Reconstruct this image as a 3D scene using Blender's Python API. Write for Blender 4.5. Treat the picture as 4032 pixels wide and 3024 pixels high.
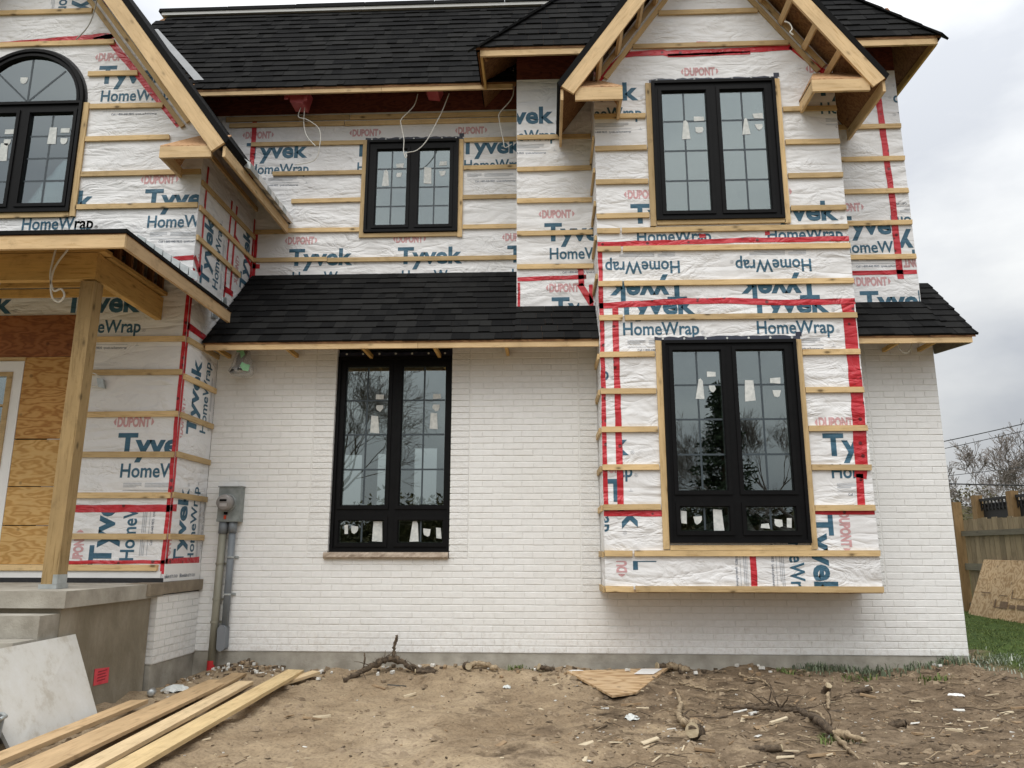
import bpy, bmesh, math, random
from mathutils import Vector, Matrix, noise
for _o in list(bpy.data.objects): bpy.data.objects.remove(_o)
sc = bpy.context.scene
col = sc.collection
RD = random.Random(11)
rad = math.radians

# ------------------------------------------------------------------ camera
CAM = Vector((0.0, -9.805, 1.22))
_p, _y, _r = rad(12.17), rad(2.554), rad(0.077)
fw = Vector((-math.sin(_y)*math.cos(_p), math.cos(_y)*math.cos(_p), math.sin(_p)))
ri = Vector((math.cos(_y), math.sin(_y), 0)); up = ri.cross(fw)
rr = math.cos(_r)*ri + math.sin(_r)*up; uu = -math.sin(_r)*ri + math.cos(_r)*up
cd = bpy.data.cameras.new('camera'); cam = bpy.data.objects.new('camera', cd); col.objects.link(cam)
cd.sensor_width = 36; cd.lens = 3034/4032*36; cd.clip_end = 1500; cd.clip_start = 0.05
cam.matrix_world = Matrix(((rr.x, uu.x, -fw.x, CAM.x), (rr.y, uu.y, -fw.y, CAM.y), (rr.z, uu.z, -fw.z, CAM.z), (0, 0, 0, 1)))
sc.camera = cam

# ------------------------------------------------------------------ sky, sun, exposure
SUN_EL, SUN_AZ = rad(58), rad(200)      # azimuth clockwise from +Y: behind the camera, a little to its left
w = bpy.data.worlds.new('World'); sc.world = w; w.use_nodes = True
nt = w.node_tree; nd = nt.nodes; lk = nt.links; nd.clear()
out = nd.new('ShaderNodeOutputWorld'); bg = nd.new('ShaderNodeBackground'); lk.new(bg.outputs[0], out.inputs[0])
tc = nd.new('ShaderNodeTexCoord'); sep = nd.new('ShaderNodeSeparateXYZ'); lk.new(tc.outputs['Generated'], sep.inputs[0])
sky = nd.new('ShaderNodeTexSky'); sky.sky_type = 'NISHITA'; sky.sun_disc = False
sky.sun_elevation = SUN_EL; sky.sun_rotation = SUN_AZ; sky.dust_density = 4; sky.air_density = 1.2
skm = nd.new('ShaderNodeMix'); skm.data_type = 'RGBA'; skm.blend_type = 'MULTIPLY'; skm.inputs[0].default_value = 1
lk.new(sky.outputs[0], skm.inputs[6]); skm.inputs[7].default_value = (0.1, 0.1, 0.1, 1)
# overcast: brighter towards the zenith (1+2 sin)/3
el = nd.new('ShaderNodeMath'); el.operation = 'MULTIPLY_ADD'; lk.new(sep.outputs[2], el.inputs[0]); el.inputs[1].default_value = 0.98; el.inputs[2].default_value = 0.41; el.use_clamp = False
elm = nd.new('ShaderNodeMath'); elm.operation = 'MAXIMUM'; lk.new(el.outputs[0], elm.inputs[0]); elm.inputs[1].default_value = 0.45
mp = nd.new('ShaderNodeMapping'); lk.new(tc.outputs['Generated'], mp.inputs[0]); mp.inputs['Scale'].default_value = (1.0, 1.0, 2.2); mp.inputs['Location'].default_value = (3.4, 1.2, 0.7)
nz = nd.new('ShaderNodeTexNoise'); lk.new(mp.outputs[0], nz.inputs['Vector']); nz.inputs['Scale'].default_value = 2.6; nz.inputs['Detail'].default_value = 7; nz.inputs['Roughness'].default_value = 0.52
rp = nd.new('ShaderNodeValToRGB'); lk.new(nz.outputs[0], rp.inputs[0])
rp.color_ramp.elements[0].position = 0.37; rp.color_ramp.elements[0].color = (0.735, 0.765, 0.815, 1)
rp.color_ramp.elements[1].position = 0.65; rp.color_ramp.elements[1].color = (1.14, 1.15, 1.14, 1)
cm = nd.new('ShaderNodeMix'); cm.data_type = 'RGBA'; cm.blend_type = 'MULTIPLY'; cm.inputs[0].default_value = 1
lk.new(rp.outputs[0], cm.inputs[6]); lk.new(elm.outputs[0], cm.inputs[7])
mx = nd.new('ShaderNodeMix'); mx.data_type = 'RGBA'; mx.inputs[0].default_value = 0.08
lk.new(cm.outputs[2], mx.inputs[6]); lk.new(skm.outputs[2], mx.inputs[7])
lk.new(mx.outputs[2], bg.inputs[0]); bg.inputs[1].default_value = 1.0

sl = bpy.data.lights.new('sun', 'SUN'); so = bpy.data.objects.new('sun', sl); col.objects.link(so)
sl.energy = 1.5; sl.angle = rad(50); sl.color = (1.0, 0.975, 0.92)
_sd = Vector((math.sin(SUN_AZ)*math.cos(SUN_EL), math.cos(SUN_AZ)*math.cos(SUN_EL), math.sin(SUN_EL)))
so.rotation_euler = _sd.to_track_quat('Z', 'Y').to_euler()
sc.view_settings.view_transform = 'Standard'; sc.view_settings.look = 'None'
sc.view_settings.gamma = 1; sc.view_settings.exposure = 0.36; sc.view_settings.use_curve_mapping = False
sc.cycles.transparent_max_bounces = 16

# ------------------------------------------------------------------ helpers
WM = {}
def plink(o, parent, mw=None):
    mw = mw or Matrix.Identity(4); WM[o.name] = mw.copy()
    if parent is not None:
        o.parent = parent; o.matrix_parent_inverse = WM[parent.name].inverted()
    o.matrix_basis = mw
    return o
class MB:
    def __init__(s): s.v = []; s.f = []; s.m = []; s.t = []; s.tone = 0.5; s.mi = 0
    def face(s, idx): s.f.append(tuple(idx)); s.m.append(s.mi); s.t.append(s.tone)
    def quad(s, *ps):
        n = len(s.v); s.v += [tuple(p) for p in ps]; s.face(range(n, n+len(ps))); return s
    def hexa(s, a, b):      # a: 4 pts bottom ring, b: 4 pts top ring
        n = len(s.v); s.v += [tuple(p) for p in a] + [tuple(p) for p in b]
        for q in ((3,2,1,0),(4,5,6,7),(0,1,5,4),(1,2,6,5),(2,3,7,6),(3,0,4,7)): s.face([n+i for i in q])
        return s
    def box(s, x0, x1, y0, y1, z0, z1):
        return s.hexa([(x0,y0,z0),(x1,y0,z0),(x1,y1,z0),(x0,y1,z0)], [(x0,y0,z1),(x1,y0,z1),(x1,y1,z1),(x0,y1,z1)])
    def prism(s, poly, off):    # poly: list of 3-D pts, off: extrude vector
        poly = [Vector(p) for p in poly]; off = Vector(off); nw = Vector()
        for p, q in zip(poly, poly[1:]+poly[:1]): nw += (p-poly[0]).cross(q-poly[0])
        if nw.dot(off) > 0: poly.reverse()
        n = len(s.v); k = len(poly)
        s.v += [tuple(p) for p in poly] + [tuple(Vector(p)+off) for p in poly]
        s.face(range(n, n+k)); s.face(range(n+2*k-1, n+k-1, -1))
        for i in range(k):
            j = (i+1) % k; s.face([n+j, n+i, n+k+i, n+k+j])
        return s
    def tube(s, pts, r, seg=6, cap=True):
        pts = [Vector(p) for p in pts]; n = len(pts)
        rs = r if isinstance(r, (list, tuple)) else [r]*n
        base = len(s.v); prev = None
        for i, p in enumerate(pts):
            d = (pts[min(i+1, n-1)] - pts[max(i-1, 0)]).normalized()
            a = prev if prev is not None else (Vector((0,0,1)) if abs(d.z) < 0.9 else Vector((1,0,0)))
            x = (a - d*a.dot(d)).normalized(); prev = x; y = d.cross(x)
            for k in range(seg):
                t = 2*math.pi*k/seg; s.v.append(tuple(p + (x*math.cos(t) + y*math.sin(t))*rs[i]))
        for i in range(n-1):
            for k in range(seg):
                k2 = (k+1) % seg; a = base+i*seg
                s.face((a+k, a+k2, a+seg+k2, a+seg+k))
        if cap:
            s.face([base+k for k in range(seg-1, -1, -1)]); s.face([base+(n-1)*seg+k for k in range(seg)])
        return s
    def build(s, name, mat, parent=None, smooth=False, mw=None):
        me = bpy.data.meshes.new(name); me.from_pydata(s.v, [], s.f); me.validate()
        for m in (mat if isinstance(mat, (list, tuple)) else [mat]): me.materials.append(m)
        if len(me.polygons) == len(s.f):
            me.polygons.foreach_set('material_index', s.m)
            at = me.attributes.new('tone', 'FLOAT', 'FACE'); at.data.foreach_set('value', s.t)
        if smooth: me.polygons.foreach_set('use_smooth', [True]*len(me.polygons))
        me.update()
        o = bpy.data.objects.new(name, me); col.objects.link(o)
        return plink(o, parent, mw)
def empty(name, loc=(0,0,0), parent=None):
    o = bpy.data.objects.new(name, None); col.objects.link(o); o.empty_display_size = 0.2
    return plink(o, parent, Matrix.Translation(Vector(loc)))
def tag(o, label, cat, group=None, kind=None):
    if label: o['label'] = label
    if cat: o['category'] = cat
    if group: o['group'] = group
    if kind: o['kind'] = kind
    return o
class PL:       # a plane with a right / up / out frame
    def __init__(s, o, u, n): s.o = Vector(o); s.u = Vector(u); s.v = Vector((0,0,1)); s.n = Vector(n)
    def p(s, a, b, c=0): return s.o + s.u*a + s.v*b + s.n*c
def front(Y): return PL((0, Y, 0), (1,0,0), (0,-1,0))
def pbox(mb, pl, u0, u1, v0, v1, n0, n1):
    return mb.hexa([pl.p(u0,v0,n1), pl.p(u1,v0,n1), pl.p(u1,v0,n0), pl.p(u0,v0,n0)], [pl.p(u0,v1,n1), pl.p(u1,v1,n1), pl.p(u1,v1,n0), pl.p(u0,v1,n0)])

# ------------------------------------------------------------------ materials
def newmat(name):
    m = bpy.data.materials.new(name); m.use_nodes = True
    n = m.node_tree; b = n.nodes['Principled BSDF']; return m, n, b
def N(n, t, **k):
    x = n.nodes.new(t)
    for a, v in k.items(): setattr(x, a, v)
    return x
def ramp(n, fac, stops):
    r = N(n, 'ShaderNodeValToRGB'); n.links.new(fac, r.inputs[0]); e = r.color_ramp.elements
    while len(e) < len(stops): e.new(0.5)
    for i, (p, c) in enumerate(stops): e[i].position = p; e[i].color = (*c, 1)
    return r.outputs[0]
def noise_t(n, vec, scale, detail=5, rough=0.55, dist=0.0, typ=None):
    x = N(n, 'ShaderNodeTexNoise'); x.inputs['Scale'].default_value = scale; x.inputs['Detail'].default_value = detail
    x.inputs['Roughness'].default_value = rough; x.inputs['Distortion'].default_value = dist
    if typ: x.noise_type = typ
    if vec: n.links.new(vec, x.inputs['Vector'])
    return x.outputs[0]
def mathn(n, op, a, b=None, c=None):
    x = N(n, 'ShaderNodeMath', operation=op)
    for i, q in enumerate((a, b, c)):
        if q is None: continue
        if isinstance(q, (int, float)): x.inputs[i].default_value = q
        else: n.links.new(q, x.inputs[i])
    return x.outputs[0]
def mixc(n, fac, a, b, mode='MIX'):
    x = N(n, 'ShaderNodeMix', data_type='RGBA', blend_type=mode)
    for i, q in ((0, fac), (6, a), (7, b)):
        if isinstance(q, (int, float)): x.inputs[i].default_value = q
        elif isinstance(q, tuple): x.inputs[i].default_value = (*q, 1)
        else: n.links.new(q, x.inputs[i])
    return x.outputs[2]
def coord(n, which='pos', scale=(1,1,1), rot=(0,0,0)):
    if which == 'pos': o = N(n, 'ShaderNodeNewGeometry').outputs['Position']
    else: o = N(n, 'ShaderNodeTexCoord').outputs['Object']
    m = N(n, 'ShaderNodeMapping'); n.links.new(o, m.inputs[0]); m.inputs['Scale'].default_value = scale; m.inputs['Rotation'].default_value = rot
    return m.outputs[0]
def bump(n, b, h, strength=0.4, dist=0.01):
    x = N(n, 'ShaderNodeBump'); x.inputs['Strength'].default_value = strength; x.inputs['Distance'].default_value = dist
    n.links.new(h, x.inputs['Height']); n.links.new(x.outputs[0], b.inputs['Normal'])
def plain(name, c1, c2=None, scale=6, rough=0.7, bs=0, bsc=60, which='pos', metal=0, spec=None, detail=6):
    m, n, b = newmat(name); v = coord(n, which)
    b.inputs['Roughness'].default_value = rough; b.inputs['Metallic'].default_value = metal
    if spec is not None: b.inputs['Specular IOR Level'].default_value = spec
    if c2 is None: b.inputs['Base Color'].default_value = (*c1, 1)
    else: n.links.new(ramp(n, noise_t(n, v, scale, detail), [(0.32, c1), (0.68, c2)]), b.inputs['Base Color'])
    if bs: bump(n, b, noise_t(n, v, bsc, 6, 0.6), bs, 0.01)
    return m
def tonemat(name, lo, hi, rough, nscale, namp, bs, bsc, bd=0.004, spec=0.3, extra=None):
    m, n, b = newmat(name); v = coord(n)
    a = N(n, 'ShaderNodeAttribute', attribute_name='tone', attribute_type='GEOMETRY')
    base = ramp(n, a.outputs['Fac'], [(0, lo), (1, hi)])
    f = ramp(n, noise_t(n, v, nscale, 6, 0.6), [(0.3, (1-namp,)*3), (0.7, (1+namp*0.5,)*3)])
    c = mixc(n, 1.0, base, f, 'MULTIPLY')
    if extra: c = extra(n, v, c)
    n.links.new(c, b.inputs['Base Color']); b.inputs['Roughness'].default_value = rough; b.inputs['Specular IOR Level'].default_value = spec
    bump(n, b, noise_t(n, v, bsc, 7, 0.65), bs, bd)
    return m
def brick_extra(n, v, c):
    g = noise_t(n, v, 0.7, 4, 0.5)
    c = mixc(n, 1.0, c, ramp(n, g, [(0.35, (0.95, 0.945, 0.93)), (0.65, (1, 1, 1))]), 'MULTIPLY')
    # a little splash-back dirt in drips
    d = noise_t(n, coord(n, 'pos', (9, 9, 1.2)), 2.0, 5, 0.6)
    c = mixc(n, mathn(n, 'MULTIPLY', ramp(n, d, [(0.58, (0,0,0)), (0.8, (1,1,1))]), 0.13), c, (0.55, 0.5, 0.42))
    sz = N(n, 'ShaderNodeSeparateXYZ'); n.links.new(N(n, 'ShaderNodeNewGeometry').outputs['Position'], sz.inputs[0])
    hgt = mathn(n, 'SUBTRACT', 1.0, mathn(n, 'DIVIDE', sz.outputs[2], 0.55))
    sp = mathn(n, 'MULTIPLY', mathn(n, 'MAXIMUM', hgt, 0.0), ramp(n, noise_t(n, v, 16, 7, 0.7), [(0.48, (0,0,0)), (0.68, (1,1,1))]))
    return mixc(n, mathn(n, 'MULTIPLY', sp, 0.38), c, (0.36, 0.29, 0.21))
M_BRICK = tonemat('painted_brick', (0.815, 0.815, 0.803), (0.865, 0.867, 0.862), 0.62, 14, 0.05, 0.55, 55, 0.006, 0.3, brick_extra)
M_BRICKR = tonemat('painted_rough_brick', (0.81, 0.81, 0.797), (0.86, 0.862, 0.856), 0.62, 14, 0.05, 1.0, 24, 0.014, 0.3, brick_extra)
M_MORTAR = plain('painted_mortar', (0.765, 0.76, 0.735), (0.83, 0.828, 0.805), 9, 0.8, 0.5, 60)
M_SHING = tonemat('asphalt_shingle', (0.0098, 0.0100, 0.0106), (0.0235, 0.0235, 0.0232), 0.95, 130, 0.35, 0.7, 260, 0.003, 0.08)
M_BLACKMEM = plain('black_membrane', (0.012, 0.012, 0.014), (0.022, 0.022, 0.024), 20, 0.5, 0.4, 30)
M_FRAME = plain('black_window_frame', (0.0035, 0.0035, 0.004), (0.0055, 0.0055, 0.006), 8, 0.5, 0.05, 200, spec=0.14)
M_MUNT = plain('grille_bar', (0.04, 0.056, 0.067), None, 1, 0.5)
M_SPACER = plain('glazing_spacer', (0.62, 0.63, 0.62), None, 1, 0.4)
M_STICK = plain('paper_sticker', (0.50, 0.525, 0.51), (0.70, 0.715, 0.69), 22, 0.6)
M_CONC = plain('concrete', (0.255, 0.235, 0.195), (0.44, 0.415, 0.36), 3.5, 0.85, 0.5, 40)
M_RED = plain('red_plastic', (0.40, 0.06, 0.07), (0.48, 0.11, 0.12), 9, 0.45)
M_CABLE = plain('white_cable', (0.70, 0.69, 0.64), None, 1, 0.45)
M_GALV = plain('galvanised_steel', (0.36, 0.39, 0.39), (0.52, 0.55, 0.55), 9, 0.42, 0.05, 60, metal=0.55)
M_GREYBOX = plain('grey_painted_steel', (0.18, 0.20, 0.195), (0.31, 0.335, 0.325), 9, 0.5, 0.05, 60, metal=0.2)
M_PVC1 = plain('olive_grey_conduit', (0.235, 0.225, 0.175), (0.285, 0.275, 0.22), 4, 0.5)
M_PVC2 = plain('blue_grey_conduit', (0.16, 0.18, 0.20), (0.195, 0.215, 0.235), 4, 0.5)
M_WHITE = plain('white_trim', (0.78, 0.78, 0.77), (0.84, 0.84, 0.83), 5, 0.45)
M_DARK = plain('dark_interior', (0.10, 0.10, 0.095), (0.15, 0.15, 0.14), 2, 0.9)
M_DRYWALL = plain('bare_drywall', (0.72, 0.71, 0.68), (0.8, 0.79, 0.76), 2, 0.9)
M_NOTE = plain('red_paper', (0.62, 0.03, 0.06), (0.72, 0.08, 0.10), 20, 0.6)
M_INKN = plain('note_ink', (0.25, 0.01, 0.02), None, 1, 0.7)
M_RUST = plain('red_spray_paint', (0.45, 0.012, 0.02), (0.55, 0.03, 0.03), 20, 0.6)
M_STONE = plain('sill_stone', (0.30, 0.235, 0.18), (0.47, 0.39, 0.31), 12, 0.85, 0.9, 28)

def wood(name, base, dark, knots=0.55, gsc=1.0, var=0.25, rough=0.68):
    m, n, b = newmat(name)
    oi = N(n, 'ShaderNodeObjectInfo')
    t = N(n, 'ShaderNodeTexCoord').outputs['Object']
    add = N(n, 'ShaderNodeVectorMath', operation='ADD'); n.links.new(t, add.inputs[0])
    sc3 = N(n, 'ShaderNodeVectorMath', operation='SCALE'); sc3.inputs[0].default_value = (17.3, 5.1, 9.7); n.links.new(oi.outputs['Random'], sc3.inputs['Scale']); n.links.new(sc3.outputs[0], add.inputs[1])
    mp = N(n, 'ShaderNodeMapping'); n.links.new(add.outputs[0], mp.inputs[0]); mp.inputs['Scale'].default_value = (1.2, 14, 14)
    g = noise_t(n, mp.outputs[0], 3.2*gsc, 7, 0.62, 0.6)
    mp2 = N(n, 'ShaderNodeMapping'); n.links.new(add.outputs[0], mp2.inputs[0]); mp2.inputs['Scale'].default_value = (1.3, 5, 5)
    g2 = noise_t(n, mp2.outputs[0], 1.6, 3, 0.5)
    c = ramp(n, g, [(0.28, dark), (0.46, base), (0.75, tuple(min(1, q*1.12) for q in base))])
    c = mixc(n, 1.0, c, ramp(n, g2, [(0.3, (0.86, 0.84, 0.80)), (0.7, (1.08, 1.06, 1.02))]), 'MULTIPLY')
    # knots
    mp3 = N(n, 'ShaderNodeMapping'); n.links.new(add.outputs[0], mp3.inputs[0]); mp3.inputs['Scale'].default_value = (3.0, 6.5, 6.5)
    vo = N(n, 'ShaderNodeTexVoronoi'); n.links.new(mp3.outputs[0], vo.inputs['Vector']); vo.inputs['Scale'].default_value = 1.15
    k = ramp(n, vo.outputs['Distance'], [(0.07, (1,1,1)), (0.15, (0.25,)*3), (0.24, (0,0,0))])
    c = mixc(n, mathn(n, 'MULTIPLY', k, knots), c, tuple(q*0.28 for q in dark))
    # nail marks and handling stains
    vs = N(n, 'ShaderNodeTexVoronoi'); mp4 = N(n, 'ShaderNodeMapping'); n.links.new(add.outputs[0], mp4.inputs[0]); mp4.inputs['Scale'].default_value = (4.5, 9, 9); n.links.new(mp4.outputs[0], vs.inputs['Vector'])
    c = mixc(n, mathn(n, 'MULTIPLY', ramp(n, vs.outputs['Distance'], [(0.05, (1,1,1)), (0.10, (0,0,0))]), 0.55), c, (0.05, 0.035, 0.02))
    gr = noise_t(n, add.outputs[0], 4.0, 7, 0.7)
    c = mixc(n, mathn(n, 'MULTIPLY', ramp(n, gr, [(0.56, (0,0,0)), (0.74, (1,1,1))]), 0.42), c, tuple(q*0.42 for q in dark))
    r = mathn(n, 'MULTIPLY_ADD', oi.outputs['Random'], var, 1-var*0.55)
    rc = N(n, 'ShaderNodeCombineColor'); [n.links.new(r, rc.inputs[i]) for i in range(3)]
    c = mixc(n, 1.0, c, rc.outputs[0], 'MULTIPLY')
    n.links.new(c, b.inputs['Base Color']); b.inputs['Roughness'].default_value = rough; b.inputs['Specular IOR Level'].default_value = 0.25
    bump(n, b, g, 0.25, 0.003)
    return m
M_BATTEN = wood('pine_strapping', (0.61, 0.45, 0.245), (0.43, 0.28, 0.125), 0.9, var=0.45)
M_FASCIA = wood('spruce_fascia', (0.68, 0.50, 0.29), (0.53, 0.35, 0.165), 0.5, var=0.18)
M_POST = wood('treated_post', (0.36, 0.255, 0.125), (0.20, 0.130, 0.05), 0.75, 0.8, var=0.1)
M_BEAM = wood('canopy_lumber', (0.56, 0.36, 0.13), (0.38, 0.21, 0.06), 0.6, var=0.2)
M_PLANK = wood('fresh_plank', (0.51, 0.365, 0.215), (0.37, 0.245, 0.13), 0.35, 0.8, var=0.35)
M_PALE = wood('pale_plank', (0.64, 0.50, 0.315), (0.48, 0.345, 0.20), 0.3, 0.8, var=0.1)
M_FENCE = wood('weathered_fence_board', (0.27, 0.215, 0.14), (0.15, 0.112, 0.068), 0.5, var=0.5)
M_FRAIL = wood('weathered_rail', (0.17, 0.155, 0.12), (0.095, 0.085, 0.065), 0.3, var=0.2)
M_FPOST = wood('brown_fence_post', (0.27, 0.175, 0.085), (0.16, 0.095, 0.042), 0.6, var=0.3)
def plyw(name, c1, c2, c3, sc_=1.0, rough=0.75):
    m, n, b = newmat(name); t = N(n, 'ShaderNodeTexCoord').outputs['Object']
    mp = N(n, 'ShaderNodeMapping'); n.links.new(t, mp.inputs[0]); mp.inputs['Scale'].default_value = (1.0*sc_, 3.2*sc_, 3.2*sc_)
    nn = noise_t(n, mp.outputs[0], 1.7, 3, 0.5)
    s = mathn(n, 'SINE', mathn(n, 'MULTIPLY', nn, 60.0))
    c = ramp(n, mathn(n, 'MULTIPLY_ADD', s, 0.5, 0.5), [(0.0, c2), (0.45, c1), (1.0, c3)])
    vo = N(n, 'ShaderNodeTexVoronoi'); n.links.new(t, vo.inputs['Vector']); vo.inputs['Scale'].default_value = 5.5
    c = mixc(n, mathn(n, 'MULTIPLY', ramp(n, vo.outputs['Distance'], [(0.08, (1,1,1)), (0.16, (0,0,0))]), 0.6), c, tuple(q*0.3 for q in c2))
    c = mixc(n, 1.0, c, ramp(n, noise_t(n, t, 1.2, 4), [(0.3, (0.82,)*3), (0.7, (1.08,)*3)]), 'MULTIPLY')
    n.links.new(c, b.inputs['Base Color']); b.inputs['Roughness'].default_value = rough
    bump(n, b, noise_t(n, t, 60, 5), 0.2, 0.003)
    return m
M_PLY = plyw('orange_plywood', (0.50, 0.265, 0.075), (0.37, 0.165, 0.04), (0.56, 0.32, 0.11))
M_PLYL = plyw('plywood_sheet', (0.50, 0.345, 0.19), (0.36, 0.225, 0.11), (0.56, 0.40, 0.24), 0.6)
M_PLYO = plyw('amber_plywood', (0.58, 0.345, 0.115), (0.47, 0.255, 0.07), (0.63, 0.40, 0.155))
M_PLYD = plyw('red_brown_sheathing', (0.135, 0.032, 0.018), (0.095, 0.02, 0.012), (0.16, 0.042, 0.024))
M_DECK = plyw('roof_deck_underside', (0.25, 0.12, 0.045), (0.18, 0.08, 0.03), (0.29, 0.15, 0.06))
M_PLYT = plyw('return_plywood', (0.50, 0.29, 0.14), (0.36, 0.18, 0.075), (0.56, 0.35, 0.19), 2.0)

def wrinkle(n, b, amt=1.0):
    v = coord(n, 'pos'); v2 = coord(n, 'pos', (1.0, 1.0, 1.7), (0.25, 0.55, 0.12))
    big = noise_t(n, v2, 1.7, 2, 0.5, 0.8)
    r1 = noise_t(n, v2, 2.3, 3.0, 0.5, 1.6)
    r1 = mathn(n, 'ABSOLUTE', mathn(n, 'SUBTRACT', r1, 0.5))
    r1 = mathn(n, 'POWER', mathn(n, 'MULTIPLY', r1, 2.0), 0.65)
    r2 = noise_t(n, v2, 7.5, 2, 0.5, 1.2)
    r2 = mathn(n, 'POWER', mathn(n, 'ABSOLUTE', mathn(n, 'MULTIPLY_ADD', r2, 2.0, -1.0)), 0.7)
    r3 = noise_t(n, coord(n, 'pos', (0.55, 0.55, 2.6), (0, 0.42, 0)), 2.1, 2, 0.45, 0.5)
    r3 = mathn(n, 'POWER', mathn(n, 'ABSOLUTE', mathn(n, 'MULTIPLY_ADD', r3, 2.0, -1.0)), 0.8)
    msk = ramp(n, big, [(0.38, (0.12,)*3), (0.66, (1,)*3)])
    h = mathn(n, 'ADD', mathn(n, 'MULTIPLY', r1, 0.55), mathn(n, 'MULTIPLY', r2, 0.16))
    h = mathn(n, 'MULTIPLY', h, msk)
    h = mathn(n, 'ADD', mathn(n, 'ADD', h, mathn(n, 'MULTIPLY', r3, 0.55)), mathn(n, 'MULTIPLY', big, 0.9))
    bump(n, b, h, amt, 0.045)
    return v
def wrapmat(name, c, rough=0.55, amt=0.8, var=0.06):
    m, n, b = newmat(name); v = wrinkle(n, b, amt)
    d = tuple(q*(1-var) for q in c)
    n.links.new(ramp(n, noise_t(n, v, 2.2, 6, 0.6), [(0.35, d), (0.65, c)]), b.inputs['Base Color'])
    b.inputs['Roughness'].default_value = rough; b.inputs['Specular IOR Level'].default_value = 0.35
    return m
M_WRAP = wrapmat('house_wrap_film', (0.80, 0.80, 0.805))
M_BLUE = wrapmat('blue_print_ink', (0.05, 0.135, 0.205), 0.55, 0.8, 0.18)
M_DUP = wrapmat('red_print_ink', (0.64, 0.37, 0.38), 0.55, 0.8, 0.12)
M_GREYI = wrapmat('grey_print_ink', (0.50, 0.52, 0.55), 0.55, 0.8, 0.1)
M_NAVYI = wrapmat('navy_print_ink', (0.10, 0.13, 0.19), 0.55, 0.8, 0.1)
def tapemat():
    m, n, b = newmat('red_seam_tape'); v = wrinkle(n, b, 0.9)
    vo = N(n, 'ShaderNodeTexVoronoi'); n.links.new(v, vo.inputs['Vector']); vo.inputs['Scale'].default_value = 9.0
    k = ramp(n, vo.outputs['Distance'], [(0.17, (1,1,1)), (0.24, (0,0,0))])
    c = ramp(n, noise_t(n, v, 6, 5), [(0.3, (0.42, 0.012, 0.02)), (0.7, (0.58, 0.03, 0.045))])
    n.links.new(mixc(n, mathn(n, 'MULTIPLY', k, 0.85), c, (0.05, 0.006, 0.008)), b.inputs['Base Color'])
    b.inputs['Roughness'].default_value = 0.38
    return m
M_TAPE = tapemat()
def glassmat(name, refl, tint):
    m = bpy.data.materials.new(name); m.use_nodes = True; n = m.node_tree; n.nodes.clear()
    o = N(n, 'ShaderNodeOutputMaterial'); mx = N(n, 'ShaderNodeMixShader'); tr = N(n, 'ShaderNodeBsdfTransparent'); gl = N(n, 'ShaderNodeBsdfGlossy')
    tr.inputs[0].default_value = (*tint, 1); gl.inputs['Color'].default_value = (0.86, 0.95, 0.96, 1); gl.inputs['Roughness'].default_value = 0.0
    fr = N(n, 'ShaderNodeFresnel'); fr.inputs['IOR'].default_value = 1.5
    f = mathn(n, 'ADD', fr.outputs[0], refl)
    n.links.new(f, mx.inputs[0]); n.links.new(tr.outputs[0], mx.inputs[1]); n.links.new(gl.outputs[0], mx.inputs[2]); n.links.new(mx.outputs[0], o.inputs[0])
    vv = coord(n, 'pos'); bp = N(n, 'ShaderNodeBump'); bp.inputs['Strength'].default_value = 0.02; bp.inputs['Distance'].default_value = 0.02
    n.links.new(noise_t(n, vv, 1.3, 2), bp.inputs['Height']); n.links.new(bp.outputs[0], gl.inputs['Normal'])
    return m
M_GLASS = glassmat('window_glass', 0.185, (0.64, 0.68, 0.66))
def bagmat():
    m = bpy.data.materials.new('plastic_bag'); m.use_nodes = True; n = m.node_tree; n.nodes.clear()
    o = N(n, 'ShaderNodeOutputMaterial'); a = N(n, 'ShaderNodeMixShader'); b = N(n, 'ShaderNodeMixShader'); tr = N(n, 'ShaderNodeBsdfTransparent'); df = N(n, 'ShaderNodeBsdfDiffuse'); gl = N(n, 'ShaderNodeBsdfGlossy')
    df.inputs[0].default_value = (0.75, 0.76, 0.75, 1); gl.inputs['Roughness'].default_value = 0.12; a.inputs[0].default_value = 0.30; b.inputs[0].default_value = 0.12
    n.links.new(tr.outputs[0], a.inputs[1]); n.links.new(df.outputs[0], a.inputs[2]); n.links.new(a.outputs[0], b.inputs[1]); n.links.new(gl.outputs[0], b.inputs[2]); n.links.new(b.outputs[0], o.inputs[0]); return m
M_BAG = bagmat()

# ------------------------------------------------------------------ ground
SEED = Vector((31.7, 12.1, 4.4))
def sstep(a, b, x):
    t = max(0.0, min(1.0, (x-a)/(b-a))); return t*t*(3-2*t)
def gz(x, y):
    h = -0.30
    wall = -0.165 - 0.03*math.sin(x*1.9+0.5) + (0.09*sstep(3.6, 5.0, x))
    h += (wall+0.30)*sstep(-1.5, 0.0, y)*sstep(-4.5, -3.7, x)
    h += 0.10*sstep(4.2, 6.0, x)*sstep(-3, 2, y)
    near = 1.0 if (-8 < x < 10 and -7 < y < 9) else 0.25
    n1 = noise.noise(Vector((x*0.9, y*0.9, 0))+SEED); n2 = noise.noise(Vector((x*3.1, y*3.1, 2))+SEED); n3 = noise.noise(Vector((x*9, y*9, 5))+SEED); n4 = noise.noise(Vector((x*21, y*21, 9))+SEED)
    gr = grassy(x, y)
    h += near*(0.045*n1 + 0.042*n2 + (0.028*n3 + 0.013*n4)*(1-0.6*gr))
    # a shallow wheel rut in the foreground right
    rut = abs((y+3.6) - 0.35*(x-1.0)*0.5)
    h -= 0.03*math.exp(-(rut/0.18)**2)*sstep(-0.5, 0.8, x)
    return h
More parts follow.
